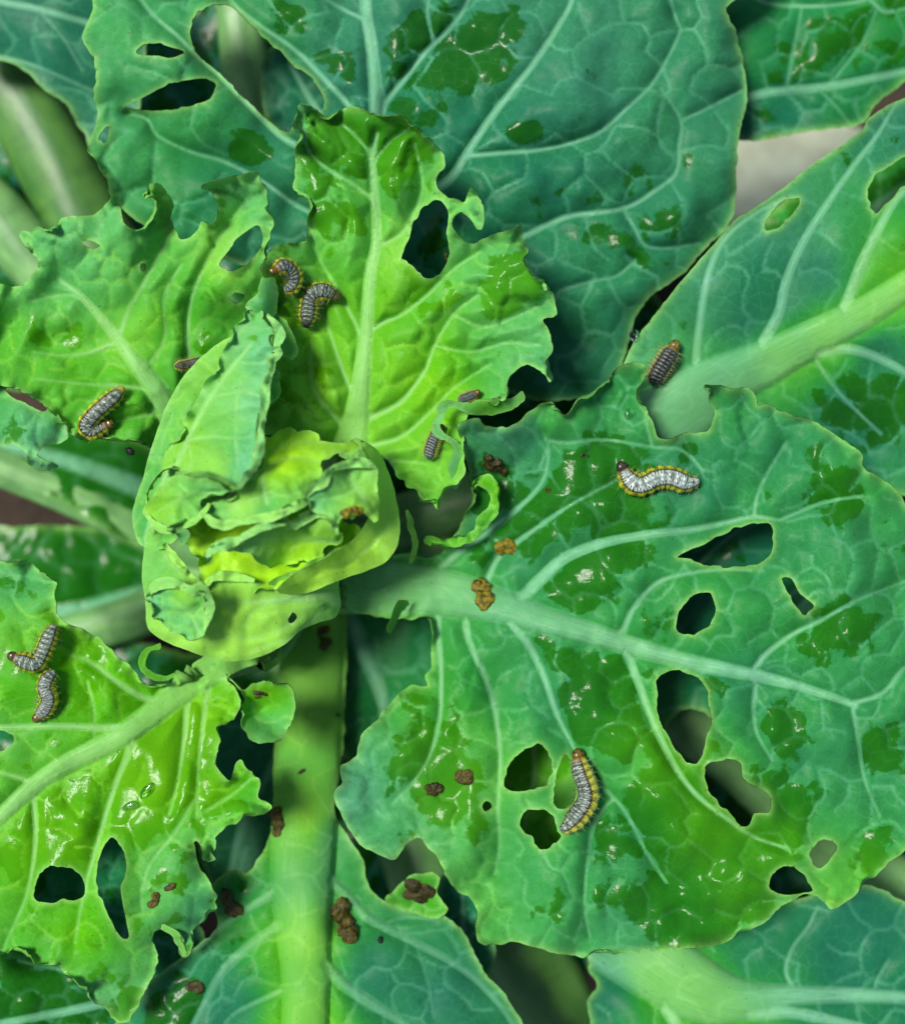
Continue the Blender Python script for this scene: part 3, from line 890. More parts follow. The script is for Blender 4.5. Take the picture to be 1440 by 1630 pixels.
leaf('leaf', [(940,1470),(1000,1430),(1160,1425),(1265,1430),(1330,1410),(1378,1408),(1402,1416),(1440,1437),(1540,1490),(1540,1720),(960,1720),(945,1650),(935,1597),(950,1567),(937,1540)],
     z=[(950,1480,-200),(1200,1440,-165),(1440,1440,-150),(1540,1600,-150),(1100,1600,-150),(950,1650,-175),(1300,1580,-140)],
     mid=[(960,1480,120),(1040,1530,118),(1110,1575,104),(1180,1592,66),(1250,1585,34),(1350,1584,24),(1440,1588,19),(1540,1592,16)],
     veins=[taper([(1150,1605),(1210,1612),(1260,1612),(1340,1628),(1440,1652)],50,14), taper([(1262,1575),(1250,1545),(1260,1510),(1285,1475),(1300,1445)],8,4), taper([(1390,1580),(1395,1560),(1412,1530)],5,3), taper([(1050,1580),(1080,1640),(1110,1700)],40,20)],
     young=[(1040,1550,.85),(1120,1590,.8),(1350,1500,.02),(960,1580,.05),(1440,1600,.1),(1200,1500,.15)], wet=(-.2,[(1100,1600,60,.1)]), bloom=.04, ruf=(5,80,16), net=66, puck=(9,5), key='N', step=5.5)

leaf('leaf', [(455,925),(545,925),(552,1000),(549,1100),(545,1200),(532,1285),(552,1330),(575,1362),(583,1402),(605,1430),(650,1448),(700,1455),(740,1488),(770,1545),(800,1580),(835,1640),(845,1720),(165,1720),(190,1620),(235,1568),(290,1523),(345,1478),(336,1430),(345,1400),(372,1385),(395,1390),(408,1368),(424,1345),(434,1300),(436,1200),(442,1100),(444,1000)],
     z=[(500,925,-345),(490,1000,-300),(490,1150,-230),(490,1300,-160),(490,1450,-110),(485,1640,-85),(700,1490,-135),(800,1620,-130),(250,1600,-125),(340,1440,-130),(600,1440,-140),(640,1600,-95),(350,1600,-105)],
     holes=[],
     mid=[(500,915,96),(495,990,106),(492,1080,108),(490,1180,106),(486,1300,104),(482,1400,98),(484,1480,86),(488,1560,76),(486,1650,72),(486,1720,70)],
     veins=[taper([(520,1395),(552,1425),(582,1457),(605,1472),(660,1500),(720,1532),(770,1572),(815,1630),(835,1700)],26,11),
            taper([(505,1520),(545,1565),(600,1602),(650,1638),(690,1700)],36,14),
            taper([(470,1440),(442,1475),(392,1510),(352,1550),(325,1600),(305,1640),(290,1700)],28,9),
            taper([(455,1400),(424,1428),(370,1462),(300,1518),(240,1562)],18,7),
            taper([(465,1570),(430,1585),(375,1612),(350,1640)],12,5), taper([(600,1475),(640,1462),(690,1462)],6,3), taper([(660,1500),(680,1560),(690,1620)],4,2)],
     young=[(490,1100,1.3),(485,1300,1.3),(485,1500,1.2),(485,1620,1.15),(430,1300,.9),(600,1550,.05),(700,1580,.03),(350,1600,.05),(640,1470,.3),(540,1330,.45),(300,1560,.15),(375,1410,.45),(560,1400,.5)],
     wet=(-.12,[(300,1590,60,.55),(400,1560,45,.4),(680,1580,40,.4),(720,1540,40,.25),(375,1410,40,.4),(620,1640,50,.3),(370,1500,40,.4),(260,1620,50,.5)]),
     bloom=[(600,1560,.1),(560,1350,.25),(520,1030,.2),(490,1300,.0),(350,1560,.05)], ruf=(8,60,14), net=66, puck=(8,4), key='M', step=5.2, pit=[(548,1465,20,14)], ridge=.5, vmix=.5)

# ------------------------------------------------------------------ the broad leaf on the right
leaf('leaf', [(727,680),(742,672),(762,666),(768,676),(790,680),(820,675),(850,650),(880,630),(893,640),(900,655),(908,640),(922,622),(945,612),(960,597),(990,582),(1015,576),(1028,590),(1030,630),(1030,655),(1040,675),(1047,697),(1065,700),(1095,690),(1125,685),(1135,660),(1127,640),(1115,610),(1135,612),(1160,618),(1195,620),(1205,645),(1220,642),(1245,655),(1280,665),(1310,680),(1340,700),(1370,720),(1375,745),(1410,765),(1435,790),(1450,815),(1520,850),(1550,1000),(1530,1150),(1480,1290),(1440,1352),(1415,1372),(1390,1400),(1345,1435),(1322,1447),(1300,1430),(1265,1432),(1245,1440),(1220,1465),(1190,1485),(1160,1500),(1120,1507),(1070,1512),(1000,1517),(950,1525),(910,1522),(860,1510),(820,1500),(790,1505),(762,1500),(757,1475),(760,1450),(750,1430),(732,1420),(712,1400),(700,1372),(680,1348),(666,1332),(645,1345),(626,1370),(590,1355),(575,1345),(555,1320),(535,1280),(532,1260),(545,1245),(542,1220),(565,1203),(575,1170),(600,1145),(645,1095),(665,1090),(680,1092),(675,1075),(687,1060),(685,1025),(680,1000),(672,985),(640,985),(590,980),(550,965),(540,940),(545,905),(590,890),(640,882),(690,880),(715,862),(735,830),(742,790),(745,745),(735,710)],
     z=[(550,935,-175),(640,935,-150),(760,955,-105),(820,970,-88),(1000,1028,-55),(1210,1077,-40),(1440,1000,-28),(1000,590,-48),(1060,690,-62),(1125,620,-38),(1220,640,-42),(1360,720,-60),(1450,820,-60),(735,690,-20),(800,680,-12),(880,640,-20),(760,780,-110),(700,890,-120),(900,1520,-62),(1120,1500,-58),(1320,1440,-50),(1480,1290,-45),(540,1270,-62),(690,1010,-120),(640,1110,-85),(760,1490,-70),(900,850,-58),(1000,760,-50),(880,1250,-52),(1100,1300,-42),(1300,950,-30),(680,1340,-65),(830,760,-70),(790,1120,-80)],
     holes=[[(1078,886),(1120,865),(1145,852),(1160,843),(1190,835),(1220,832),(1230,845),(1228,870),(1220,890),(1200,900),(1160,903),(1120,900),(1098,890)],
            [(1097,952),(1115,942),(1130,945),(1138,965),(1132,990),(1115,1005),(1090,1009),(1076,1000),(1082,975)],
            [(1242,920),(1258,920),(1270,940),(1295,965),(1285,975),(1277,978),(1260,955)],
            [(1045,1080),(1070,1066),(1098,1072),(1120,1090),(1128,1115),(1130,1155),(1120,1190),(1111,1214),(1095,1214),(1072,1190),(1054,1160),(1047,1135),(1044,1100)],
            [(1122,1224),(1145,1210),(1175,1212),(1185,1240),(1210,1255),(1228,1272),(1222,1292),(1200,1295),(1195,1312),(1180,1315),(1155,1290),(1127,1260)],
            [(802,1235),(820,1205),(855,1185),(875,1200),(880,1225),(868,1250),(835,1260),(803,1256)],
            [(828,1310),(835,1293),(865,1288),(880,1300),(886,1320),(893,1335),(865,1352),(852,1345),(847,1330),(832,1325)],
            [(880,1278),(882,1240),(892,1210),(903,1200),(912,1225),(918,1255),(910,1280),(893,1290)],
            [(1225,1410),(1230,1390),(1258,1378),(1280,1392),(1290,1410),(1288,1420),(1250,1425),(1230,1421)],
            [(1290,1372),(1292,1350),(1310,1337),(1332,1345),(1322,1368),(1303,1384)],
            [(765,1285),(772,1277),(782,1282),(779,1292),(769,1293)]],
     mid=[(545,935,88),(640,936,84),(720,946,72),(800,965,52),(860,985,42),(930,1005,34),(1000,1027,29),(1080,1050,25),(1150,1065,21),(1210,1077,17),(1280,1095,12),(1360,1122,8)],
     veins=[taper([(815,965),(838,945),(862,920),(900,887),(960,864),(1030,851),(1100,843),(1150,833),(1200,823),(1240,828)],30,7),
            taper([(770,935),(782,908),(795,885),(840,850),(890,815),(920,797),(985,762)],13,4),
            taper([(690,915),(720,887),(765,855),(808,822),(845,790),(867,757),(873,715),(866,692)],13,5),
            taper([(975,1020),(992,1002),(1008,968),(1045,928),(1095,913),(1150,906),(1195,908)],13,5),
            taper([(742,955),(742,1000),(750,1030),(775,1085),(788,1135),(795,1190),(795,1240),(792,1290),(795,1340),(788,1390)],15,5),
            taper([(800,965),(820,1000),(840,1025),(865,1075),(885,1135),(905,1175),(915,1195)],20,7),
            taper([(940,1235),(960,1255),(985,1280),(1005,1310),(1030,1360),(1060,1405)],7,3),
            taper([(985,1025),(998,1042),(1015,1085),(1035,1140),(1060,1195),(1085,1238),(1115,1272),(1160,1306),(1200,1332),(1250,1350)],18,6),
            taper([(1195,1075),(1215,1045),(1260,1010),(1310,985),(1365,955),(1440,925)],12,4),
            taper([(1205,1078),(1199,1120),(1203,1165),(1228,1210)],8,4),
            taper([(1355,1120),(1365,1180),(1375,1240),(1400,1300)],7,3),
            taper([(1355,1120),(1405,1102),(1440,1062),(1500,1040)],9,5),
            taper([(700,960),(697,1000),(702,1060),(700,1140),(685,1200),(665,1235),(625,1280)],12,3),
            taper([(1198,822),(1208,780),(1228,740),(1250,705)],6,3),
            taper([(868,700),(900,705),(950,700),(1000,705),(1038,712)],6,3), taper([(1038,712),(1030,680),(1028,640)],5,3), taper([(1038,712),(1080,715),(1110,740),(1120,760)],5,3),
            taper([(1240,828),(1310,800),(1370,790)],6,3), taper([(975,1270),(945,1310),(935,1370),(930,1440),(938,1490)],6,3), taper([(870,715),(860,740)],4,3)],
     young=[(600,935,.75),(720,945,.62),(850,985,.4),(1000,1030,.5),(1200,1075,.25),(760,1250,.85),(700,1280,.85),(650,1200,.7),(860,1380,.5),(1060,1200,.85),(1150,1320,.85),(1180,1380,.7),(1330,1420,.9),(1000,1470,.35),(850,900,.35),(1000,880,.38),(1150,950,.45),(1300,850,.28),(1250,1000,.4),(1400,1050,.35),(1000,640,.38),(880,660,.6),(830,690,.15),(1130,640,.4),(1250,700,.28),(1100,760,.18),(940,790,.3),(1360,760,.5),(1300,1200,.3),(900,1100,.3),(1000,1350,.35),(760,780,.35),(1390,1230,.3),(570,1260,.25),(640,1330,.5),(750,1420,.8),(1080,1440,.5)],
     wet=(.04,[(970,730,45,.7),(1000,790,75,.55),(930,750,40,.35),(880,800,60,.5),(830,850,50,.45),(760,880,30,.4),(1095,720,20,.6),(760,770,60,.6),(900,940,45,.45),(940,920,50,.45),(1000,880,50,.45),(1040,1000,40,.35),(1130,1090,40,.45),(960,1100,75,.75),(960,1160,50,.5),(880,1040,30,.3),(860,1020,20,.4),(1090,1190,50,.5),(1060,1260,60,.6),(1150,1370,90,.85),(1090,1330,70,.55),(1240,1290,65,.6),(1250,1165,38,.8),(1400,1190,50,.65),(1330,790,55,.65),(1220,790,15,.5),(1300,1000,65,.45),(1360,990,50,.4),(1390,1350,45,.55),(1090,1480,65,.6),(960,1340,55,.45),(1020,1440,30,.5),(740,1290,90,.35),(680,1150,70,.4),(650,1240,60,.25),(1300,720,25,.3),(1180,1430,40,.3),(960,1430,30,.4),(880,1440,40,.35),(1100,955,30,.3),(1250,1130,30,.2),(700,1230,60,.3),(1440,880,60,.3)]),
     bloom=[(560,1270,.75),(600,1300,.5),(720,945,.25),(1100,780,.12),(1380,850,.18),(1300,1200,.16),(1400,1130,.14),(800,1480,.3),(920,1500,.28),(1000,600,.16),(860,680,.2),(800,690,.4),(1160,640,.15),(1330,1280,.2),(1000,1300,.15),(700,1100,.05),(1150,1450,.25),(1150,990,.1)],
     ruf=(14,40,15), net=62, puck=(18,6), rough_z=12, crk=3.5, key='C', step=5.0, roll=(18,7.5,-.2,60), ruf2=(12,110,50), curl=(3,10), label='broad chewed leaf with many holes')

# ------------------------------------------------------------------ bright leaf at lower left
leaf('leaf', [(-80,880),(0,895),(40,893),(65,908),(95,920),(88,945),(95,985),(150,1012),(190,1047),(215,1066),(240,1080),(265,1080),(295,1064),(320,1048),(380,1010),(430,1020),(432,1050),(400,1060),(362,1078),(372,1092),(382,1108),(382,1128),(362,1158),(347,1188),(345,1215),(358,1240),(368,1238),(372,1222),(382,1210),(392,1222),(414,1238),(418,1268),(432,1286),(402,1302),(362,1318),(346,1332),(346,1352),(340,1370),(328,1374),(318,1345),(310,1340),(316,1375),(330,1400),(344,1425),(346,1450),(326,1482),(300,1522),(285,1515),(270,1486),(256,1492),(250,1506),(252,1540),(236,1570),(221,1600),(202,1626),(184,1628),(170,1606),(136,1590),(114,1565),(90,1536),(60,1540),(15,1521),(-80,1530)],
     z=[(410,1035,-150),(330,1065,-95),(235,1145,-45),(100,1220,-25),(-60,1340,-15),(200,1610,-45),(100,1530,-40),(420,1270,-38),(345,1215,-52),(60,920,-70),(180,1050,-70),(0,1000,-35),(340,1440,-38),(250,1330,-30),(60,1420,-20),(100,1080,-35),(300,1500,-45),(-70,900,-70),(260,1480,-10)],
     holes=[[(55,1410),(65,1390),(85,1379),(115,1382),(132,1400),(132,1425),(120,1434),(100,1432),(85,1437),(57,1432)],
            [(155,1415),(157,1375),(175,1332),(192,1345),(202,1370),(200,1395),(192,1415),(200,1460),(205,1492),(192,1492),(172,1455)],
            [(-15,1165),(22,1168),(20,1185),(5,1195),(-12,1192)]],
     mid=[(420,1030,74),(380,1045,66),(330,1068,54),(280,1105,44),(235,1143,38),(175,1182,34),(100,1220,30),(50,1255,27),(0,1300,24),(-80,1360,22)],
     veins=[taper([(235,1148),(205,1156),(170,1159),(100,1156),(0,1158),(-70,1162)],22,11),
            taper([(225,1155),(213,1170),(200,1210),(180,1260),(150,1360),(130,1440),(120,1500)],16,5),
            taper([(305,1085),(298,1120),(294,1170),(284,1240),(270,1295)],14,3),
            taper([(335,1075),(328,1120),(318,1200),(312,1300)],12,3), taper([(312,1270),(275,1330),(240,1375),(225,1420),(228,1450)],5,3),
            taper([(52,1258),(57,1330),(44,1420),(5,1512)],11,5), taper([(265,1118),(232,1112),(190,1088),(145,1055),(110,1042)],18,5),
            taper([(60,1248),(20,1235),(-30,1222)],12,7), taper([(150,1190),(150,1130),(140,1085)],5,3), taper([(400,1240),(370,1265),(330,1290)],5,3)],
     young=[(100,1000,1.15),(40,920,.55),(20,1000,1.1),(150,1100,1.05),(40,1120,.95),(250,1220,1.22),(150,1300,1.15),(350,1250,1.18),(330,1150,1.2),(60,1330,1.1),(100,1480,1.05),(200,1590,.75),(320,1450,.45),(260,1420,.95),(400,1280,.9),(330,1380,.85),(60,1520,.85),(230,1560,.85)],
     wet=(.34,[(250,1200,80,.35),(80,1320,60,.3),(220,1280,60,.35),(150,1030,60,.2),(330,1200,60,.3),(50,1370,40,.3),(200,1600,25,.3)]),
     bloom=[(40,905,.3),(20,1190,.12),(300,1470,.35),(180,1620,.45),(60,1100,.0),(250,1250,.0),(140,1490,.0),(330,1410,.3),(100,1350,0),(350,1200,0),(150,1050,0)], ruf=(17,27,13), net=64, puck=(11,5), key='L', step=5.0, roll=(18,7,-.05,34), ruf2=(12,70,40), fold=(110,36,9,3), curl=(6,7))
leaf('folded_margin', [(360,1074),(372,1086),(388,1098),(400,1090),(415,1084),(440,1081),(458,1088),(468,1104),(470,1130),(460,1158),(446,1177),(420,1183),(396,1173),(383,1150),(380,1122),(385,1105)],
     z=[(362,1076,-70),(400,1095,-70),(430,1085,-45),(466,1115,-60),(445,1172,-40),(400,1170,-38),(420,1130,-115)], mid=taper([(400,1120),(410,1145),(435,1150),(455,1140)],5,3), young=[(420,1100,1.15),(420,1170,.9)], bloom=[(430,1172,.4),(420,1100,.0)], wet=(.15,[]), ruf=(10,26,9), roll=(12,5,0,30), crk=4, net=30, key='L2', parent=LEAVES['L']['obj'], step=4)
leaf('folded_margin', ribbon([(255,1028,6),(238,1034,9),(226,1050,10),(230,1066,10),(245,1077,9),(262,1080,8),(280,1074,5)]),
     z=[(255,1028,-50),(226,1050,-55),(262,1080,-75),(280,1074,-80)], young=1.0, ruf=(2,20,5), net=0, key='L3', parent=LEAVES['L']['obj'], step=3, edge=.6)
leaf('folded_margin', ribbon([(258,1476,6),(272,1482,10),(282,1494,11),(290,1508,9),(294,1520,4)]),
     z=[(258,1476,10),(282,1494,14),(294,1520,-5)], young=.9, bloom=.2, ruf=(2,20,5), net=0, key='L4', parent=LEAVES['L']['obj'], step=3)

# ------------------------------------------------------------------ crumpled leaf at upper left
leaf('leaf', [(-80,445),(0,452),(25,457),(50,440),(62,420),(50,400),(38,385),(32,370),(45,365),(80,352),(115,345),(150,340),(170,325),(185,312),(192,330),(198,350),(218,356),(228,345),(240,330),(237,318),(225,316),(227,300),(240,292),(255,295),(270,312),(278,330),(272,345),(278,367),(288,380),(300,377),(314,366),(320,351),(335,355),(345,340),(345,320),(335,305),(322,299),(350,286),(385,280),(410,274),(415,290),(425,300),(435,325),(437,350),(430,372),(434,400),(424,425),(432,450),(440,480),(430,530),(380,590),(320,650),(280,700),(245,722),(200,712),(165,712),(125,700),(95,672),(72,645),(40,625),(0,612),(-80,610)],
     z=[(-60,450,-20),(35,372,6),(150,342,0),(185,315,12),(240,295,18),(300,375,-6),(345,330,14),(410,278,20),(436,345,0),(425,430,-25),(430,530,-60),(270,690,-80),(150,700,-50),(60,640,-30),(-70,560,-25),(200,520,-30),(120,470,-22),(300,480,-42),(360,500,-62),(350,400,-18),(100,420,-10),(230,610,-58),(60,540,-28)],
     holes=[[(350,420),(365,395),(385,372),(412,358),(418,380),(410,402),(390,423),(362,431)],[(222,430),(226,420),(235,421),(231,432)],[(130,386),(148,383),(160,390),(145,397)],[(365,476),(375,467),(390,470),(381,483)]],
     mid=[(275,668,44),(252,625,36),(228,592,28),(200,557,21),(172,520,15),(150,494,11),(128,470,8),(95,445,5)],
     veins=[taper([(190,535),(205,495),(225,458),(250,412),(272,372)],9,3), taper([(185,545),(142,561),(100,566),(55,560)],9,3), taper([(240,620),(200,615),(130,611),(55,603)],9,3), taper([(262,650),(235,660),(195,668)],10,4),
            taper([(285,680),(300,600),(300,500),(325,425),(362,360),(400,310)],11,3), taper([(128,470),(95,470),(50,480)],5,2), taper([(228,590),(262,540),(262,470),(290,420)],6,3)],
     young=[(200,520,1.2),(100,580,1.05),(60,400,.8),(40,480,.9),(180,345,.8),(250,310,1.15),(350,400,1.35),(400,300,.85),(430,420,1.1),(300,480,.85),(150,660,1.0),(230,690,.95),(280,380,1.1),(120,420,.7),(200,420,1.0),(350,550,.9),(10,460,1.1)],
     wet=(.0,[(120,540,50,.35),(60,520,40,.3),(330,480,50,.25),(330,550,50,.3)]),
     bloom=[(50,370,.42),(120,380,.4),(180,330,.4),(390,300,.45),(250,300,.25),(300,500,.05),(150,600,.05),(50,550,.1),(90,430,.3),(330,340,.2)], ruf=(20,30,15), net=52, puck=(13,7), rough_z=12, key='B', step=5.0, roll=(18,6.5,-.02,36), ruf2=(14,70,45), fold=(-55,34,20,3.2), curl=(4,8))
leaf('folded_margin', [(-60,596),(0,604),(30,603),(55,612),(75,628),(82,648),(98,668),(108,695),(92,706),(66,714),(60,728),(88,738),(92,744),(70,748),(48,740),(42,722),(20,708),(-60,706)],
     holes=[[(8,618),(25,615),(42,618),(52,632),(72,640),(74,655),(58,650),(40,642),(20,632)]],
     z=[(-50,600,-30),(55,612,-20),(105,695,-30),(45,722,-15),(90,744,-30),(0,700,-25),(30,660,0)], young=[(20,640,.6),(60,690,.5),(90,640,.95),(10,605,.95)], bloom=[(30,670,.45),(70,740,.75),(60,610,.1),(0,650,.25)], wet=(.08,[(20,690,30,.4)]), ruf=(10,24,10), net=36, key='B2', parent=LEAVES['B']['obj'], step=4, rough_z=12)

# ------------------------------------------------------------------ upright bright leaf above the heart
leaf('leaf', [(465,195),(468,175),(482,163),(510,170),(530,175),(565,170),(600,175),(625,180),(655,192),(675,210),(690,230),(705,248),(706,265),(695,280),(694,298),(708,311),(722,316),(738,322),(744,312),(752,298),(762,312),(769,330),(770,350),(763,366),(750,350),(734,343),(726,356),(730,374),(750,388),(776,378),(802,368),(828,357),(832,376),(843,400),(856,425),(880,443),(880,470),(886,500),(864,508),(872,530),(882,565),(884,595),(877,607),(865,596),(842,583),(822,588),(813,612),(816,632),(780,652),(745,660),(738,700),(738,750),(728,772),(716,790),(700,816),(680,811),(664,812),(655,790),(632,765),(620,735),(580,735),(500,720),(430,700),(415,650),(425,600),(432,540),(428,490),(420,440),(424,412),(440,393),(462,384),(486,385),(492,370),(482,330),(468,310),(465,285),(472,250),(466,215)],
     z=[(470,175,18),(600,180,28),(560,200,10),(690,235,14),(590,300,-8),(480,280,-2),(590,450,-32),(575,600,-62),(560,700,-95),(700,300,-5),(752,300,22),(830,360,12),(882,450,8),(884,590,-5),(815,620,-28),(720,560,-38),(750,450,-22),(690,700,-62),(700,810,-78),(640,770,-75),(440,395,-12),(424,440,-20),(470,480,-62),(440,600,-70),(500,600,-68),(430,690,-90),(690,390,-25)],
     holes=[[(640,405),(655,365),(668,335),(688,320),(704,322),(714,345),(711,375),(714,400),(712,420),(700,435),(680,443),(660,430),(645,415)]],
     mid=[(556,720,58),(562,690,48),(570,645,36),(577,590,27),(583,520,21),(589,440,17),(599,380,14),(596,310,12),(592,250,9),(600,212,5)],
     veins=[taper([(578,560),(570,525),(540,465),(510,415),(494,368)],9,4), taper([(570,645),(555,612),(540,575),(522,520),(508,478)],11,4), taper([(558,690),(535,665),(506,632),(495,600),(497,548)],11,4),
            taper([(575,668),(600,660),(640,638),(675,592),(692,550),(722,500),(760,470)],13,3), taper([(570,715),(600,707),(640,694),(685,656),(722,618),(780,580)],11,4), taper([(590,738),(620,734),(680,737)],8,4),
            taper([(586,530),(610,513),(640,500),(680,470),(720,430),(765,400)],10,3), taper([(594,318),(560,292),(520,268),(492,240),(480,200)],7,3), taper([(598,395),(640,371),(662,332),(672,290),(660,230)],8,4), taper([(595,260),(620,225),(650,205)],4,3), taper([(594,250),(565,215),(540,195)],4,3),
            taper([(720,500),(770,520),(830,500),(870,480)],5,2), taper([(690,550),(750,560),(810,545),(860,550)],5,2)],
     young=[(560,650,1.25),(590,500,1.15),(700,500,1.1),(700,650,1.2),(690,780,1.2),(520,250,.75),(600,200,.65),(640,270,.85),(480,330,.8),(560,400,1.0),(700,310,1.1),(760,320,.9),(840,420,.85),(875,500,.7),(870,580,.65),(800,560,.9),(460,480,1.15),(470,600,1.25),(440,660,1.3),(640,400,1.3)],
     wet=(.16,[(560,200,55,.55),(510,235,45,.6),(630,265,45,.6),(640,210,40,.5),(500,340,40,.45),(560,350,40,.3),(700,480,50,.25),(820,430,35,.5),(800,480,45,.45),(840,440,30,.3),(640,450,40,.25),(480,600,60,.3),(450,480,60,.35)]),
     bloom=[(470,190,.5),(600,230,.2),(480,290,.25),(590,500,.05),(870,500,.35),(870,580,.4),(810,390,.3),(700,600,.02),(690,250,.25),(755,330,.4),(560,300,.15)], ruf=(19,32,14), net=58, puck=(22,9), key='A', step=4.8, roll=(20,7.5,-.15,40), ruf2=(16,80,45), curl=(4,9), netw=1.4)
leaf('folded_margin', [(831,622),(834,633),(826,644),(812,652),(795,657),(776,661),(755,660),(737,655),(722,649),(712,652),(708,664),(702,676),(704,686),(716,694),(730,704),(735,718),(737,745),(732,770),(722,778),(716,760),(713,742),(718,728),(722,714),(712,703),(700,697),(690,688),(688,674),(695,660),(697,648),(705,640),(720,637),(742,640),(766,636),(790,636),(810,634),(822,630)],
     z=[(831,624,-5),(780,638,8),(780,658,-20),(720,640,10),(700,660,8),(690,680,0),(720,705,-10),(735,740,-35),(716,745,-30)], young=[(790,645,1.0),(700,660,.9),(725,740,.8)], bloom=[(780,640,.05),(700,660,.45),(725,740,.4),(830,625,.3)], wet=(0,[(770,645,30,.4)]), ruf=(3,30,7), net=0, key='A2', parent=LEAVES['A']['obj'], step=3.2, rough_z=3)
leaf('folded_margin', [(391,488),(396,478),(412,466),(413,445),(424,438),(436,440),(443,460),(442,488),(436,506),(426,512),(412,505),(400,497)],
     z=[(395,488,20),(415,450,10),(440,460,-10),(432,508,0),(420,480,30)], young=.7, bloom=.32, ruf=(3,25,7), net=0, key='A3', parent=LEAVES['A']['obj'], step=3.2, rough_z=3)
leaf('folded_margin', [(432,500),(446,505),(458,516),(466,532),(474,550),(474,562),(464,571),(450,568),(436,560),(430,540)],
     z=[(435,505,-10),(460,520,-15),(474,555,-10),(462,570,0),(440,555,-40),(450,540,-40)], young=.85, bloom=.25, ruf=(3,25,7), net=0, key='A4', parent=LEAVES['A']['obj'], step=3.2, rough_z=2)
leaf('folded_margin', [(424,588),(434,582),(444,590),(446,606),(448,622),(440,636),(430,642),(422,625)],
     z=[(426,590,-20),(446,606,-30),(430,640,-20),(435,612,-10)], young=.6, bloom=.1, ruf=(6,12,9), net=14, key='A5', parent=LEAVES['A']['obj'], step=3, rough_z=6)
leaf('folded_margin', ribbon([(750,782,6),(756,768,14),(772,766,24),(786,778,22),(789,797,17),(782,815,20),(768,832,22),(761,848,17),(745,856,17),(722,862,19),(700,866,17),(684,862,20),(676,866,12)]),
     z=[(755,775,-60),(788,785,-50),(770,832,-70),(722,862,-85),(680,864,-85)], young=[(786,780,1.0),(770,830,.8),(700,864,.9)], ruf=(8,24,7), roll=(9,4,.2,30), net=26, key='C2', parent=LEAVES['C']['obj'], step=3.2, rough_z=2, edge=.6)
leaf('folded_margin', ribbon([(648,812,6),(652,830,9),(658,850,10),(660,866,10),(657,885,7),(652,898,4)]),
     z=[(648,812,-95),(658,850,-100),(652,898,-125)], young=.85, ruf=(2,20,5), net=0, key='C3', parent=LEAVES['C']['obj'], step=3)
leaf('folded_margin', ribbon([(648,958,8),(638,965,13),(630,980,12),(622,998,9),(618,1008,5)]),
     z=[(648,958,-120),(630,980,-115),(618,1008,-135)], young=.8, ruf=(2,20,5), net=0, key='C4', parent=LEAVES['C']['obj'], step=3)
leaf('folded_margin', [(612,1432),(640,1405),(655,1392),(690,1390),(700,1400),(696,1420),(712,1450),(690,1462),(660,1452),(640,1448)],
     z=[(615,1432,-120),(655,1395,-105),(698,1400,-100),(700,1455,-115),(665,1425,-130)], young=.75, wet=(.25,[]), ruf=(6,22,9), net=24, key='M2', parent=LEAVES['M']['obj'], step=3.6)

# ------------------------------------------------------------------ pale heart in the middle
def heart(outline, z, **kw):
    d = dict(roll=(12,4.5,0,24), ruf2=(10,40,26), dome=(436,884,236,66,-58), crk=4, ruf=(15,20,9), net=44, puck=(10,5), step=4.2, rough_z=5, curl=(3,6), jag=1.2, netw=1.6, thick=3.2)
    d.update(kw)
    return leaf('heart_leaf', outline, z, **d)

heart([(300,830),(420,800),(560,830),(560,890),(440,940),(330,940),(316,900),(300,870)],
      [(300,830,30),(560,840,30),(430,930,25),(430,870,0)], young=1.75, key='H0', mid=taper([(540,880),(460,870),(380,880)],10,4))
heart([(236,845),(229,880),(226,920),(231,955),(236,1000),(262,1020),(300,1036),(340,1048),(375,1053),(415,1045),(450,1028),(480,1003),(510,990),(535,982),(542,960),(540,925),(560,900),(575,870),(556,866),(530,884),(480,908),(430,928),(392,922),(352,914),(332,922),(328,936),(312,930),(296,908),(270,880),(258,852),(250,836)],
      [(236,850,50),(228,930,22),(236,1000,12),(300,1036,24),(375,1052,20),(450,1027,22),(535,982,-25),(541,930,-8),(555,868,48),(480,910,46),(430,930,46),(352,918,42),(300,910,36),(262,870,46),(360,990,28),(440,980,26),(280,980,24)],
      holes=[[(459,984),(466,976),(471,981),(467,990),(461,991)]],
      mid=taper([(545,955),(500,950),(440,955),(390,960)],26,5), veins=[taper([(475,985),(440,1005),(400,1016),(360,1012)],6,3), taper([(520,965),(470,1010),(400,1035)],6,3), taper([(440,955),(400,975),(390,1000)],4,3), taper([(400,958),(350,965),(320,985)],4,2), taper([(515,950),(480,930),(430,940)],5,2)],
      young=[(360,1000,1.75),(300,1030,1.7),(480,930,1.75),(530,960,1.3),(240,900,1.2),(235,860,1.3),(560,880,1.6),(400,950,1.6)], bloom=[(535,965,.35),(230,900,.35),(400,1000,.24),(540,880,.15),(236,990,.3),(300,1030,.28)], wet=(-.15,[]), key='H6', puck=(7,3), roll=None, ruf=(3,30,8), edge=.6, jag=.6, curl=(-10,7))
heart([(575,702),(600,716),(618,750),(631,795),(637,838),(631,873),(612,895),(588,907),(555,918),(520,932),(480,946),(442,942),(470,914),(520,889),(556,864),(580,836),(598,800),(600,760),(590,735)],
      [(576,704,55),(618,750,10),(637,838,34),(612,895,34),(555,918,40),(480,944,40),(445,940,72),(520,890,84),(560,862,90),(598,800,92),(596,755,85),(615,820,50)],
      veins=[taper([(605,740),(618,790),(614,840),(580,875),(530,905)],5,3), taper([(622,800),(600,860),(560,890)],3,2)], young=[(620,800,1.85),(560,890,1.85),(500,930,1.8),(590,730,1.8)], bloom=[(600,730,.3),(560,880,.15),(625,850,.28)], wet=(-.15,[]), key='H3', puck=(6,3), net=48, roll=None, ruf=(3,30,8), edge=.5, jag=.6)
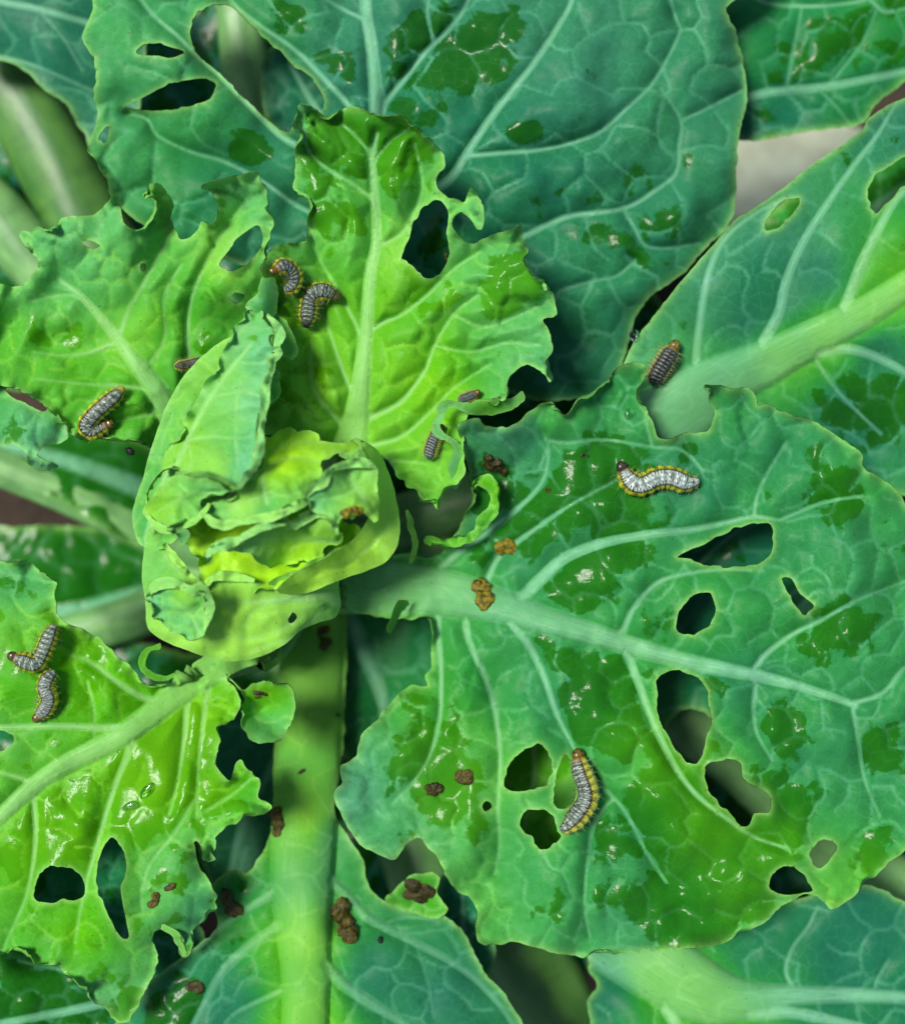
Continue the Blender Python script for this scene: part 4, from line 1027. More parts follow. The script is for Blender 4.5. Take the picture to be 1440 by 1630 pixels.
heart([(412,700),(424,688),(470,680),(500,686),(520,693),(560,697),(577,705),(574,722),(556,728),(540,722),(522,732),(517,757),(500,790),(480,802),(455,815),(420,825),(380,833),(350,836),(328,826),(320,814),(340,800),(370,785),(400,760),(410,730)],
      [(420,692,40),(480,682,15),(575,706,45),(540,724,85),(500,790,100),(430,823,100),(350,834,100),(325,815,92),(410,735,92),(460,740,96),(520,700,55),(370,790,110)],
      mid=taper([(425,800),(418,760),(424,715)],7,3), veins=[taper([(420,780),(460,790),(500,770)],4,2), taper([(420,750),(460,730),(510,735)],4,2), taper([(424,720),(470,705),(540,705)],4,2), taper([(415,790),(380,805),(350,815)],4,2)],
      young=[(450,720,1.75),(380,800,1.75),(480,790,1.3),(540,705,1.6),(340,825,1.0),(430,820,1.0)], bloom=[(430,822,.35),(340,825,.4),(460,740,.0),(490,795,.3),(560,710,.1)], wet=(-.15,[]), key='H2', puck=(10,4), net=40, ruf=(10,24,8))
heart([(325,886),(335,870),(360,864),(385,855),(410,840),(435,830),(455,828),(467,836),(478,834),(486,822),(500,816),(520,822),(535,846),(546,842),(544,862),(520,882),(500,895),(460,910),(430,906),(400,888),(372,878),(345,884),(334,896)],
      [(325,886,104),(360,865,112),(435,830,110),(500,818,104),(540,850,92),(500,892,30),(440,905,30),(400,885,75),(345,884,98),(460,865,52)],
      mid=taper([(540,862),(490,858),(440,858),(390,862)],7,3), veins=[taper([(480,858),(460,880)],3,2), taper([(450,858),(430,838)],3,2)],
      young=[(450,880,1.75),(500,870,1.7),(340,880,1.0),(400,848,1.3),(470,832,1.3),(530,850,1.4)], bloom=[(335,882,.7),(380,858,.45),(440,832,.35),(490,824,.35),(480,880,.0),(530,850,.15)], wet=(-.1,[]), key='H5', puck=(5,2), net=40)
heart([(484,802),(481,790),(497,776),(514,768),(523,750),(545,739),(580,734),(598,744),(601,760),(604,790),(599,830),(590,829),(575,816),(560,826),(548,816),(547,842),(538,852),(528,840),(520,822),(500,816)],
      [(484,795,112),(525,750,118),(580,735,108),(602,760,98),(600,828,104),(575,816,124),(545,845,104),(550,780,108),(515,810,118)],
      mid=taper([(585,800),(565,775),(550,745)],6,3), veins=[taper([(568,778),(545,790),(510,795)],4,2), taper([(565,775),(580,760),(590,745)],3,2)],
      young=[(560,780,1.4),(500,795,1.1),(590,800,1.5),(540,835,1.3)], bloom=[(540,760,.45),(495,800,.6),(590,810,.2),(560,795,.25),(540,840,.35)], wet=(-.1,[(555,785,20,.3)]), key='H4', ruf=(12,24,8), net=34)
heart([(350,545),(300,590),(268,640),(245,700),(228,760),(214,800),(212,835),(225,868),(262,872),(300,840),(380,760),(400,600),(385,540)],
      [(350,545,60),(268,640,40),(228,760,25),(212,830,20),(225,866,30),(300,700,72),(380,620,70),(300,820,55),(400,700,70)],
      mid=taper([(235,860),(255,780),(300,680),(345,600)],12,4), veins=[taper([(262,770),(255,720),(275,660)],4,2)], young=[(260,680,1.1),(300,620,1.25),(225,830,.7),(230,770,.9),(280,800,1.3)], bloom=[(250,700,.3),(222,820,.2),(320,580,.2),(225,780,.25)], wet=(-.12,[]), key='H1b', puck=(6,3), roll=None, ruf=(3,30,8), jag=.6)
heart([(392,492),(410,489),(425,499),(440,518),(447,530),(437,541),(448,556),(441,566),(431,571),(438,585),(428,601),(420,616),(425,640),(419,660),(417,690),(413,725),(401,752),(377,779),(352,769),(330,759),(310,756),(290,753),(276,752),(258,762),(240,795),(232,800),(245,752),(272,705),(302,655),(328,610),(352,565),(372,520)],
      [(395,492,70),(446,532,92),(438,585,112),(420,640,128),(415,700,132),(377,778,130),(330,758,120),(276,752,98),(236,798,62),(272,705,78),(328,610,86),(372,522,72),(370,640,122),(350,700,118),(400,560,105)],
      mid=[(262,790,9),(290,720,8),(325,650,7),(358,600,6),(400,548,4)],
      veins=[taper([(300,700),(340,695),(380,698),(410,690)],8,3), taper([(335,632),(375,625),(415,630)],6,3), taper([(375,575),(400,580),(428,575)],5,3), taper([(375,700),(378,740),(372,765)],6,3), taper([(378,630),(375,665),(376,698)],6,3), taper([(300,705),(305,735),(300,752)],5,3)],
      young=[(390,520,1.2),(350,600,1.25),(380,660,1.3),(340,740,1.45),(410,700,.8),(400,750,.6),(290,720,1.4),(260,770,1.35),(425,560,.9)], bloom=[(400,520,.45),(430,560,.8),(410,640,.85),(400,740,.8),(350,690,.3),(340,740,.25),(300,700,.15),(370,610,.4),(260,770,.15)], wet=(-.05,[(400,545,25,.4),(370,575,20,.35)]), key='H1', puck=(14,4), ruf=(12,22,8), net=0)
heart([(227,815),(240,794),(253,774),(276,757),(300,759),(335,763),(360,775),(377,780),(357,790),(334,800),(317,825),(296,838),(268,846),(245,835)],
      [(227,815,70),(253,774,112),(300,760,126),(375,779,120),(334,800,104),(296,838,96),(250,836,76),(290,800,116)],
      mid=taper([(345,785),(310,785),(275,800),(250,815)],5,3), veins=[taper([(300,786),(285,770)],3,2), taper([(290,793),(295,820)],4,2)], young=[(260,800,1.35),(300,820,1.3),(340,780,1.1)], bloom=[(350,785,.5),(300,830,.35),(250,800,.1),(280,765,.3)], wet=(-.05,[(290,815,20,.3)]), key='H1c', ruf=(9,22,8), net=34)
heart([(262,846),(283,840),(300,845),(303,853),(297,864),(289,870),(278,857)], [(265,846,84),(300,848,92),(289,868,70)], young=.8, bloom=.45, key='H1d', net=0, ruf=(4,20,6), step=3.4)
heart([(231,946),(240,931),(262,924),(286,929),(306,938),(318,932),(332,945),(336,962),(330,985),(323,1016),(300,1019),(270,1006),(244,986),(234,966)],
      [(231,946,60),(262,925,78),(318,932,82),(335,965,80),(322,1015,66),(270,1005,52),(244,986,48),(285,965,72)],
      mid=taper([(320,1010),(300,975),(270,950)],5,2), veins=[taper([(300,975),(260,975)],3,2), taper([(305,985),(325,960)],3,2)], young=[(250,950,.9),(290,945,1.4),(320,960,1.2),(280,990,1.1)], bloom=[(245,950,.7),(290,995,.5),(325,950,.4),(290,940,.1)], wet=(0,[]), key='H7', puck=(14,8), ruf=(14,18,12), net=24, rough_z=12)

def frill(key, pts, w, bl, yg, dz=5, seed=0):
    """a crinkled strip standing along the lip of a heart leaf"""
    L_ = LEAVES[key]
    zs = [(x, y, L_['zat'](x, y) + dz) for x, y in pts[::1]]
    n = len(pts)
    leaf('folded_margin', ribbon([(x, y, w * (0.35 if k in (0, n - 1) else (0.8 + 0.5 * ((k * 7) % 3) / 2))) for k, (x, y) in enumerate(pts)]), zs, young=yg, bloom=bl,
         ruf=(7, 17, 7), edge=1.4, net=22, puck=(4, 3), step=3.0, rough_z=4, jag=1.2, thick=2.4, parent=L_['obj'], key='fr%d' % len(LEAVES), crk=3, seed=seed + 700, netw=1.1, wet=(-.2, []))


for q_, (k_, p_, w_, b_, y_) in enumerate((
    ('H2', [(322,816),(338,830),(356,836),(382,832),(408,826),(432,823),(456,814),(480,801),(498,790)], 13, .4, 1.5),
    ('H2', [(540,722),(556,727),(572,720),(577,707),(562,698)], 11, .35, 1.3),
    ('H5', [(328,886),(342,872),(362,866),(386,856),(410,842),(434,832),(456,830),(468,837),(486,824),(502,818),(520,824)], 14, .55, 1.3),
    ('H6', [(556,868),(530,885),(505,898),(480,909),(452,922),(428,929)], 11, .15, 1.6),
    ('H6', [(404,924),(378,919),(352,916),(334,923),(322,934),(306,925),(294,906),(276,886),(262,866)], 13, .25, 1.6),
    ('H1', [(425,500),(441,520),(446,534),(440,552),(444,562),(432,574),(434,590),(424,610),(422,640),(417,670),(415,700),(411,728),(400,751),(378,777)], 12, .65, 1.1),
    ('H1', [(376,777),(352,768),(330,759),(308,757),(280,754)], 11, .4, 1.3),
    ('H4', [(484,798),(497,777),(515,768),(524,750),(546,740),(580,736),(598,746)], 12, .5, 1.4),
    ('H7', [(233,950),(246,934),(266,927),(288,932),(306,940),(318,936),(331,948),(334,968),(326,1005)], 14, .5, 1.3),
    ('H1c', [(230,815),(246,834),(268,844),(295,837),(316,824),(333,801)], 10, .3, 1.4),
)):
    frill(k_, p_, w_, b_, y_, seed=q_)

for k_, pts_ in (('A',[(520,790,-230,48),(548,735,-130,34),(560,705,-112,24)]), ('B',[(360,800,-250,45),(300,710,-150,32),(272,662,-112,18)]), ('C',[(500,925,-260,50),(550,935,-215,46),(640,936,-188,40),(720,946,-158,32)]),
                 ('D',[(560,700,-300,45),(600,520,-230,28),(602,430,-200,14)]), ('E',[(800,780,-330,52),(980,705,-235,54),(1060,665,-210,50),(1120,625,-190,40)]),
                 ('L',[(450,980,-260,46),(420,1030,-195,38),(360,1055,-150,28)]), ('M',[(485,940,-360,55),(493,1000,-345,52),(492,1100,-300,50),(489,1200,-255,46)]),
                 ('N',[(700,1150,-360,60),(900,1400,-270,60),(1020,1515,-215,50)]), ('W',[(620,880,-380,40),(740,880,-335,24),(860,960,-285,18)])):
    petiole(k_, pts_)

# ------------------------------------------------------------------ caterpillars
def lerp3(a, b, t): return np.asarray(a)[None] * (1 - t[:, None]) + np.asarray(b)[None] * t[:, None]


def caterpillar(path, key, label, R=14.5, roll=0.0, grey=(0.34, 0.42, 0.44), dark=0.35, headcol=(0.40, 0.19, 0.012), yel=(0.62, 0.60, 0.02), lift=0.85, seed=0, head_r=0.6, zoff=0.0, tailcol=None):
    """path from head to tail in traced units on the leaf `key`"""
    g = np.random.default_rng(seed + 100)
    pts = np.array([(x, y, LEAVES[key]['zat'](x, y) + R * lift + zoff) for x, y in path])
    for _ in range(2): pts[1:-1, 2] = 0.5 * pts[1:-1, 2] + 0.25 * (pts[:-2, 2] + pts[2:, 2])
    fine = catmull(pts, False, 1.5)
    Pw = Wn(fine)
    d = np.r_[0, np.cumsum(np.linalg.norm(np.diff(Pw, axis=0), axis=1))]
    nr = 132
    t = np.linspace(0, 1, nr)
    Q = np.stack([np.interp(t * d[-1], d, Pw[:, k]) for k in range(3)], 1)
    for _ in range(6): Q[1:-1] = 0.5 * Q[1:-1] + 0.25 * (Q[:-2] + Q[2:])
    T = np.gradient(Q, axis=0); T /= np.linalg.norm(T, axis=1)[:, None]
    nseg = 12
    sg = t * nseg
    fs = sg - np.floor(sg)
    prof = np.minimum(1, 0.62 + 2.6 * t) * np.minimum(1, 0.38 + (1 - t) * 3.2)
    prof[t > 0.985] *= np.sqrt(np.clip((1 - t[t > 0.985]) / 0.015, 0.02, 1))
    bump = 1 + 0.085 * np.abs(np.sin(np.pi * sg)) ** 0.6 - 0.04
    Rw = R * S
    m = 32
    ph = np.linspace(-np.pi, np.pi, m, endpoint=False)
    V = np.zeros((nr, m, 3)); NRM = np.zeros((nr, m, 3))
    rl = math.radians(roll)
    for i in range(nr):
        up = np.array([0, 0, 1.0]); up -= T[i] * (up @ T[i]); up /= np.linalg.norm(up)
        sd_ = np.cross(T[i], up)
        a = ph + rl
        dirs = np.outer(np.cos(a), up) + np.outer(np.sin(a), sd_)
        lat = 1 + 0.07 * np.exp(-((np.abs(ph) - 1.45) / 0.28) ** 2) * (0.6 + 0.8 * np.abs(np.sin(np.pi * sg[i])))
        rr = Rw * prof[i] * bump[i] * lat
        V[i] = Q[i] + dirs * rr[:, None] * (1 - 0.10 * (np.cos(a) < -0.3))[:, None]
        NRM[i] = dirs
    U_, PH = np.meshgrid(sg, ph, indexing='ij')
    FS = U_ - np.floor(U_)
    ap = np.abs(PH)
    wob = vnoise(U_ * 8 + seed * 3, PH * 6, 1.0, 201)
    wob2 = vnoise(U_ * 20, PH * 14 + seed, 1.0, 202)
    col = np.zeros(V.shape)
    base = np.array(grey)
    dcol = base[None, None] * np.array([.92,1,.90]) * (0.52 + 0.45 * wob2[..., None])
    lines = np.sin((FS + 0.13 * wob + 0.05 * wob2) * 2 * np.pi * (2.0 + seed % 2))
    blk = np.maximum(smooth(0.3, 0.85, lines + 0.5 * wob) * np.minimum(1, 0.5 + dark), np.maximum(smooth(0.2, 0.55, wob2) * (0.4 + dark), smooth(0.35, 0.6, vnoise(U_ * 2.3 + seed * 7, PH * 3, 1.0, 203)) * 0.75))
    blk = np.maximum(blk, smooth(0.06, 0.02, np.abs(FS - 0.0)) * 0.8)
    mid_ = smooth(0.13, 0.04, ap) * smooth(-0.5, 0.4, wob2) * 0.8
    sp1 = np.hypot((FS - 0.35) * 2.2, (ap - 0.34) * 2.2); sp2 = np.hypot((FS - 0.7) * 2.2, (ap - 0.58) * 2.2)
    spot = np.maximum(smooth(0.26, 0.16, sp1), smooth(0.22, 0.14, sp2))
    ring_ = np.maximum(smooth(0.42, 0.34, sp1), smooth(0.36, 0.3, sp2)) * (1 - spot)
    blk = np.clip(np.maximum(np.maximum(blk * (1 - 0.8 * ring_), mid_), spot), 0, 1)
    black = np.array([0.010, 0.012, 0.012])
    dorsal = dcol * (1 - blk[..., None]) + black * blk[..., None]
    dorsal = dorsal + ring_[..., None] * np.array([0.30, 0.33, 0.30]) * (1 - dark * 0.3)
    dorsal = dorsal + (smooth(0.45, 0.75, vnoise(U_ * 11 + seed, PH * 9, 1.0, 204)) * (1 - spot))[..., None] * np.array([0.34, 0.38, 0.33]) * max(0.15, 1.1 - 1.6 * dark)
    yv_ = np.array(yel)[None, None] * np.array([.85,.9,1]) * (0.35 + 0.65 * np.abs(np.sin(np.pi * U_))[..., None]) * (0.55 + 0.7 * (wob2[..., None] * 0.5 + 0.5))
    scal = 0.16 * np.abs(np.sin(np.pi * U_)) + 0.05 * wob
    b1 = smooth(0.66, 0.72, ap); b2 = smooth(0.84, 0.92, ap + 0.4 * scal); b3 = smooth(1.24, 1.32, ap - scal); b4 = smooth(1.95, 2.1, ap)
    belly = np.array([0.16, 0.24, 0.05]); pale = np.array([0.36, 0.42, 0.25])
    col = dorsal * (1 - b1[..., None]) + black * b1[..., None]
    col = col * (1 - b2[..., None]) + yv_ * b2[..., None]
    col = col * (1 - (smooth(0.45, 0.65, wob) * b2 * 0.7)[..., None])
    side = pale[None, None] * (0.45 + 0.55 * smooth(-0.3, 0.4, wob2)[..., None]) * np.array([0.9, 1, 0.55])
    col = col * (1 - b3[..., None]) + side * b3[..., None]
    col = col * (1 - b4[..., None]) + belly * b4[..., None]
    ht = smooth(0.9, 0.2, U_)[..., None]
    col = col * (1 - 0.55 * ht) + np.array(headcol) * 0.7 * 0.55 * ht
    if tailcol is not None:
        tt_ = smooth(nseg - 1.6, nseg - 0.4, U_)[..., None]
        col = col * (1 - tt_) + np.array(tailcol) * tt_
    F = []
    for i in range(nr - 1):
        for k in range(m):
            a, b = i * m + k, i * m + (k + 1) % m
            F.append((a, a + m, b + m)); F.append((a, b + m, b))
    Vf = V.reshape(-1, 3); nv = len(Vf)
    Vf = np.concatenate([Vf, Q[:1], Q[-1:]])
    for k in range(m):
        F.append((nv, k, (k + 1) % m)); F.append((nv + 1, (nr - 1) * m + (k + 1) % m, (nr - 1) * m + k))
    cf = np.concatenate([col.reshape(-1, 3), np.array([headcol]), np.array([belly])]).clip(0, 1)
    c0 = Q[nr // 2]
    root = empty('caterpillar', (c0[0], c0[1], c0[2] - Rw))
    tag(root, label, 'caterpillar', 'striped caterpillars feeding on the cabbage')
    mesh_obj('body', Vf, np.array(F), M_CAT, root, cf)
    # head capsule: rounded, two lobes, dark eyespots
    hv, hc, hf = [], [], []
    up = np.array([0, 0, 1.0]); up -= T[0] * (up @ T[0]); up /= np.linalg.norm(up); sd_ = np.cross(T[0], up)
    nu, nw = 14, 20
    hr = Rw * head_r
    for i in range(nu + 1):
        th = math.pi * i / nu
        for k in range(nw):
            a = 2 * math.pi * k / nw
            lx, ly, lz = -math.cos(th) * 1.05, math.sin(th) * math.sin(a), math.sin(th) * math.cos(a) * 0.92
            lz *= 1 - 0.12 * math.exp(-(ly / 0.18) ** 2) * (lz > 0)
            hv.append(Q[0] - T[0] * hr * (0.45 - 0 * lx) + (T[0] * lx + sd_ * ly + up * lz) * hr)
            c = np.array(headcol) * np.array([.6, .78, 1]) * (0.35 + 0.6 * g.random()) * (0.6 + 0.4 * abs(lz))
            if abs(abs(ly) - 0.62) < 0.16 and abs(lx + 0.5) < 0.2: c = np.array([0.02, 0.01, 0.005])
            if lx < -0.85: c = c * 0.35
            hc.append(c)
    for i in range(nu):
        for k in range(nw):
            a, b = i * nw + k, i * nw + (k + 1) % nw
            hf.append((a, b, b + nw)); hf.append((a, b + nw, a + nw))
    mesh_obj('head', hv, np.array(hf), M_HEADCAP, root, np.array(hc).clip(0, 1))
    # fine bristles
    bv, bf, bc = [], [], []
    for s_ in range(nseg):
        for q in (-1.75, -1.35, -0.8, 0.8, 1.35, 1.75):
            for rep in range(1):
                i = min(nr - 2, max(1, int((s_ + 0.25 + 0.45 * g.random()) / nseg * nr)))
                k = int(round((q + g.normal(0, .12) + np.pi) / (2 * np.pi) * m)) % m
                p0 = V[i, k]; dn = NRM[i, k] + T[i] * g.normal(0, .35) + np.array([0, 0, .25]) + g.normal(0, .15, 3); dn /= np.linalg.norm(dn)
                L = Rw * g.uniform(0.5, 1.05)
                e1 = np.cross(dn, T[i]); e1 /= np.linalg.norm(e1) + 1e-9; e2 = np.cross(dn, e1)
                w = 0.34 * S; b0 = len(bv)
                for j in range(3): bv.append(p0 - dn * Rw * .03 + (e1 * math.cos(j * 2.094) + e2 * math.sin(j * 2.094)) * w)
                bv.append(p0 + dn * L)
                bf += [(b0, b0 + 1, b0 + 3), (b0 + 1, b0 + 2, b0 + 3), (b0 + 2, b0, b0 + 3)]
                bc += [(0.35, 0.36, 0.18)] * 4
    o = mesh_obj('bristles', bv, np.array(bf), M_BRISTLE, root, np.array(bc))
    o['kind'] = 'stuff'
    return root


DARKG = (0.13, 0.17, 0.17)
caterpillar([(991,747),(999,762),(1012,772),(1028,769),(1045,761),(1066,760),(1090,768),(1112,766)], 'C', 'pale grey caterpillar with bright yellow sides on a wet patch of the broad leaf', R=17, grey=(0.86,1.0,1.0), dark=0.12, headcol=(0.12,0.07,0.03), seed=1, head_r=.55)
caterpillar([(921,1206),(926,1226),(935,1250),(936,1272),(924,1294),(908,1312),(893,1324)], 'C', 'grey caterpillar with amber head and yellow side stripe beside a slit hole', R=17, roll=38, grey=(0.40,0.48,0.42), seed=2, yel=(.60,.58,.06))
caterpillar([(24,1046),(40,1052),(58,1056),(68,1042),(78,1018),(88,994)], 'L', 'grey caterpillar bent like an elbow on the lime leaf', R=13.5, grey=(0.48,0.60,0.50), seed=3, headcol=(.24,.11,.03))
caterpillar([(62,1140),(74,1127),(80,1112),(74,1096),(77,1081),(89,1068)], 'L', 'grey S-curved caterpillar on the lime leaf, tail touching the elbow-bent one', R=13.5, grey=(0.54,0.62,0.60), seed=4, headcol=(.34,.17,.02))
caterpillar([(438,430),(452,424),(464,430),(470,444),(465,457),(453,463)], 'A', 'small dark caterpillar curled in a C with brown head under the curled leaf lip', R=12.5, roll=10, grey=(0.32,0.38,0.36), dark=.5, seed=5, zoff=6)
caterpillar([(531,470),(518,464),(503,466),(494,478),(491,498),(487,522)], 'A', 'dark hooked caterpillar with yellow-banded shoulders lying on the bright upright leaf', R=14.5, grey=(0.30,0.40,0.33), dark=.5, seed=6, headcol=(.20,.14,.03), tailcol=(.012,.014,.014), zoff=5)
caterpillar([(172,676),(160,682),(148,687),(138,678),(148,662),(166,645),(184,630),(198,616)], 'B', 'grey caterpillar folded back on itself, amber head tucked in, on the crumpled ruffled leaf', R=13.5, roll=12, grey=(0.48,0.54,0.50), dark=.35, seed=7, headcol=(.36,.20,.03), tailcol=(.38,.34,.05), zoff=4)
caterpillar([(1071,554),(1063,566),(1054,580),(1045,595),(1038,612)], 'E', 'black caterpillar with white ringed spots and amber head beside the thick midrib', R=16.5, grey=(0.07,0.08,0.09), dark=.6, seed=8, headcol=(.45,.28,.03), yel=(.42,.42,.12), zoff=3)
caterpillar([(700,684),(693,697),(687,714),(683,731)], 'A', 'dark caterpillar half hidden under the folded edge of the upright leaf', R=11.5, roll=14, grey=(0.24,0.30,0.34), dark=.5, seed=9, headcol=(.06,.04,.02))
caterpillar([(758,626),(750,630),(740,634),(729,637)], 'A', 'tiny caterpillar with rusty orange front peeping above the folded leaf edge', R=8.5, grey=(0.14,0.18,0.20), dark=.5, seed=10, headcol=(.42,.17,.02), zoff=8)
caterpillar([(318,574),(306,579),(293,582),(278,584)], 'B', 'small dark caterpillar in shadow beside the tall heart leaf', R=8.5, grey=(0.12,0.12,0.06), dark=.5, seed=11, headcol=(.14,.09,.02), zoff=3)

# ------------------------------------------------------------------ droppings
import bmesh


def frass(x, y, L, Wd, ang, key, label, col=(0.10, 0.055, 0.012), n=9, flat=0.5, seed=0, sink=0.35):
    g = np.random.default_rng(seed + 500)
    z0 = LEAVES[key]['zat'](x, y)
    bm = bmesh.new(); cols = []
    ca_, sa_ = math.cos(math.radians(ang)), math.sin(math.radians(ang))
    for i in range(n if n == 1 else int(n * 1.8)):
        u = g.uniform(-1, 1) * 0.36 * L if n > 1 else 0; v_ = g.uniform(-1, 1) * 0.28 * Wd if n > 1 else 0
        r = Wd * (g.uniform(0.14, 0.36) if n > 1 else 0.5)
        px_, py_ = x + u * ca_ - v_ * sa_, y + u * sa_ + v_ * ca_
        zz = LEAVES[key]['zat'](px_, py_) if n > 1 else z0
        ctr = Vector(W(px_, py_, zz + r * flat * (1 - sink)))
        ret = bmesh.ops.create_icosphere(bm, subdivisions=3, radius=1.0)
        c = np.array([col[0], max(col[1], 0.72 * col[0]), col[2] * .6]) * g.uniform(0.7, 1.35) * np.array([1, g.uniform(.85, 1.2), 1])
        st = g.uniform(0.85, 1.25) if n > 1 else L / max(Wd, 1)
        for vv in ret['verts']:
            nz_ = 1 + 0.2 * math.sin(vv.co.x * 5 + i) * math.cos(vv.co.y * 6 + vv.co.z * 5) + 0.12 * math.sin(vv.co.y * 11 + i * 2 + vv.co.x * 9)
            k = vv.co * nz_
            a, b = k.x * r * st, k.y * r
            vv.co = ctr + Vector((a * ca_ + b * sa_, -(a * sa_) + b * ca_, k.z * r * flat)) * S
            cols.append(c)
    me = bpy.data.meshes.new('frass_clump'); bm.to_mesh(me); bm.free()
    me.polygons.foreach_set('use_smooth', np.ones(len(me.polygons), bool))
    me.materials.append(M_FRASS)
    o = link(bpy.data.objects.new('frass_clump' if n > 1 else 'frass_pellet', me))
    o.color = (col[0], max(col[1], 0.82 * col[0]), col[2] * .5, 1)
    if n > 1:
        rm = o.modifiers.new('fuse', 'REMESH'); rm.mode = 'VOXEL'; rm.voxel_size = 1.3 * S; rm.use_smooth_shade = True
        sm_ = o.modifiers.new('soften', 'SMOOTH'); sm_.iterations = 4; sm_.factor = 0.5
    tag(o, label, 'dropping', 'caterpillar droppings on the leaves')
    return o


OL = (0.15, 0.105, 0.004)
for i_, a_ in enumerate((
    (770,945,56,30,75,'C','tall olive-brown dropping clump sitting on the broad leaf\'s midrib',OL,14),
    (806,871,34,30,20,'C','round golden-brown dropping clump on a side vein near the broad leaf\'s midrib',OL,9),
    (738,1235,28,26,0,'C','round brown dropping beside the long thin vein on the broad leaf',(0.07,0.04,0.012),7),
    (690,1256,32,22,10,'C','dark brown and black dropping beside the thin forked vein',(0.045,0.025,0.01),6),
    (561,815,40,18,-22,'H4','rusty orange dropping on the crinkled heart flap',(0.24,0.10,0.008),9),
    (548,1467,88,34,78,'M','large wet brown dropping mass in a chewed pit beside the thick stalk',(0.06,0.03,0.006),22),
    (664,1416,50,40,20,'M2','wet dark dropping clump on the ragged leaf scrap',(0.035,0.02,0.006),14),
    (441,1312,56,24,78,'M','dark dropping smear on the edge of the pale thick stalk',(0.07,0.045,0.006),12),
    (366,1438,50,30,60,'M','olive dropping clump in the corner between ragged leaf edges',(0.05,0.04,0.008),12),
    (244,1434,28,18,-50,'L','reddish brown dropping on the lime leaf near its ragged edge',(0.09,0.04,0.008),6),
    (273,1412,20,15,0,'L','small dull brown dropping on the lime leaf near its teal fringe',(0.06,0.045,0.012),4),
    (416,1106,22,17,0,'L2','dark dropping in the hollow of the curled lobe',(0.035,0.02,0.008),5),
    (784,738,60,24,25,'C','long dark dropping mass in shade below the folded leaf edge',(0.04,0.018,0.008),14),
    (873,780,16,11,0,'C','tiny brown dropping beside a thin curved side vein',(0.06,0.035,0.012),3),
    (516,1016,44,26,70,'M','brown dropping mass at the foot of the thick stalk',(0.07,0.035,0.01),10),
    (207,718,15,11,30,'B','single black pellet on the crumpled leaf\'s edge beside the tall heart leaf',(0.006,0.007,0.006),1),
    (605,1497,13,8,80,'M','single black pellet on the teal blade below the side vein',(0.006,0.007,0.006),1),
    (708,408,16,11,70,'D','small yellowish crumb seen through the hole of the upright leaf',(0.20,0.15,0.01),3),
    (479,1229,16,6,-35,'M','thin black sliver on the thick pale stalk',(0.02,0.018,0.006),1),
    (434,911,20,13,10,'H5','pale whitish crumb inside the heart',(0.42,0.42,0.26),6),
    (931,726,26,8,5,'C','flat dark dropping in a wet patch near the notch',(0.035,0.03,0.008),4),
    (537,1138,9,7,0,'M','tiny black dot-like pellet on the edge of the thick pale stalk',(0.008,0.008,0.006),1),
    (314,1574,34,22,30,'M','dark brown dropping on the wet blade below the lime leaf',(0.05,0.025,0.01),7),
)):
    frass(*a_, seed=i_)

# ------------------------------------------------------------------ water
def drop(x, y, rx, ry, ang, key, label, h=0.55, seed=0, group=None):
    g = np.random.default_rng(seed + 900)
    bm = bmesh.new()
    bmesh.ops.create_uvsphere(bm, u_segments=24, v_segments=14, radius=1.0)
    c = Vector(W(x, y, LEAVES[key]['zat'](x, y) + 0.25 * h * min(rx, ry)))
    ca_, sa_ = math.cos(math.radians(ang)), math.sin(math.radians(ang))
    ph = g.uniform(0, 6.28, 3)
    for v in bm.verts:
        t_ = math.atan2(v.co.y, v.co.x)
        k = 1 + (0.10 * math.sin(2 * t_ + ph[0]) + 0.08 * math.sin(3 * t_ + ph[1])) * (1 if max(rx, ry) > 12 else 0.3)
        a, b = v.co.x * rx * k, v.co.y * ry * k
        zz = v.co.z * h * min(rx, ry) * (1.0 if v.co.z > 0 else 0.45)
        v.co = c + Vector((a * ca_ + b * sa_, -(a * sa_) + b * ca_, zz)) * S
    me = bpy.data.meshes.new('water_drop'); bm.to_mesh(me); bm.free()
    me.polygons.foreach_set('use_smooth', np.ones(len(me.polygons), bool)); me.materials.append(M_WATER)
    o = link(bpy.data.objects.new('water_drop', me))
    tag(o, label, 'water drop', group or 'water drops on the leaves')


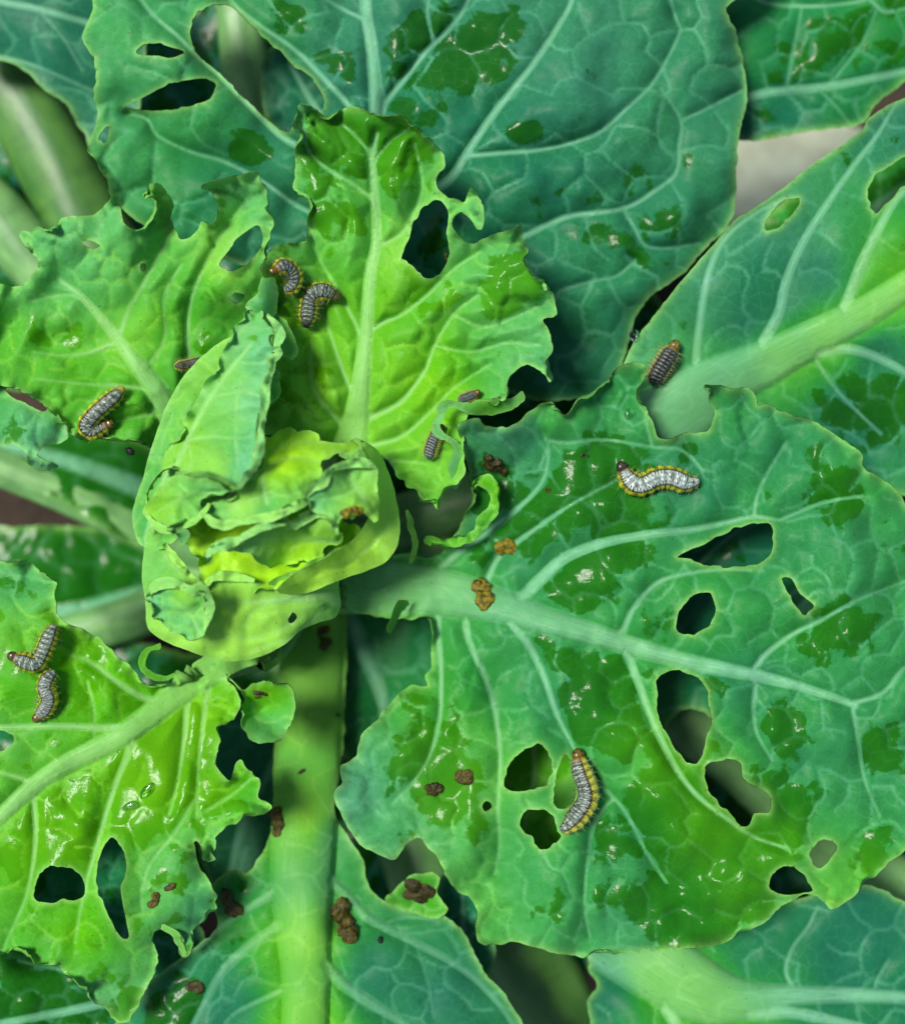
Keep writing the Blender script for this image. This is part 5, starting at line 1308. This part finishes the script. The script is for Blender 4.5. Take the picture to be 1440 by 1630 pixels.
drop(1009,534,9,10,0,'E','round clear water drop hanging at the leaf edge above the black caterpillar', h=.9, seed=1)
drop(1001,659,8,10,20,'C','oval water drop on the raised lobe beside the notch', h=.6, seed=2)
drop(236,1258,17,9,-35,'L','larger irregular flat water drop on the lime leaf between two veins', h=.45, seed=3)
drop(209,1283,13,8,-20,'L','smaller flat water drop on the lime leaf between two veins', h=.45, seed=4)
for i_, (bx, by, br) in enumerate(((782,828,4.5),(791,822,3.2),(799,817,4),(806,810,3),(812,805,3.5))):
    drop(bx, by, br, br*.8, 30, 'C', 'tiny bead of water in a row beside a curved side vein', h=.8, seed=10+i_, group='row of tiny water beads')

# ------------------------------------------------------------------ dry leaf lying on the soil
def dry_leaf():
    m, nt, p = nodes_of('dry_leaf')
    B = NB(nt); co = B.n('ShaderNodeTexCoord').outputs['Object']
    n1 = B.noise(co, 60, 5)
    B.l(B.mix(B.ramp(n1, .35, .7), (0.60, 0.68, 0.50), (0.40, 0.42, 0.29)), p.inputs['Base Color']); p.inputs['Roughness'].default_value = .8
    V, F = [], []
    nr_, na = 14, 48
    cx_, cy_ = 1262, 282
    for i in range(nr_ + 1):
        for k in range(na):
            a = 2 * math.pi * k / na
            rad = (i / nr_) * (1 + .08 * math.sin(3 * a + 1) + .05 * math.sin(7 * a))
            x_, y_ = cx_ + 165 * rad * math.cos(a), cy_ + 112 * rad * math.sin(a)
            z_ = -868 + 26 * (i / nr_) ** 2 + 10 * math.sin(5 * a) * (i / nr_) ** 2
            V.append(W(x_, y_, z_))
    for i in range(nr_ + 1):
        for k in range(na):
            v = V[i * na + k]; V.append((v[0], v[1], v[2] - 0.0006))
    off = (nr_ + 1) * na
    for i in range(nr_):
        for k in range(na):
            a, b = i * na + k, i * na + (k + 1) % na
            F.append((a, a + na, b + na, b)); F.append((a + off, b + off, b + na + off, a + na + off))
    for k in range(na):
        a, b = nr_ * na + k, nr_ * na + (k + 1) % na
        F.append((a, a + off, b + off, b))
    o = mesh_obj('dry_leaf', V, np.array(F), m, None)
    tag(o, 'pale dry leaf lying on the soil, blurred in the gap between the teal leaves', 'dry leaf')


dry_leaf()
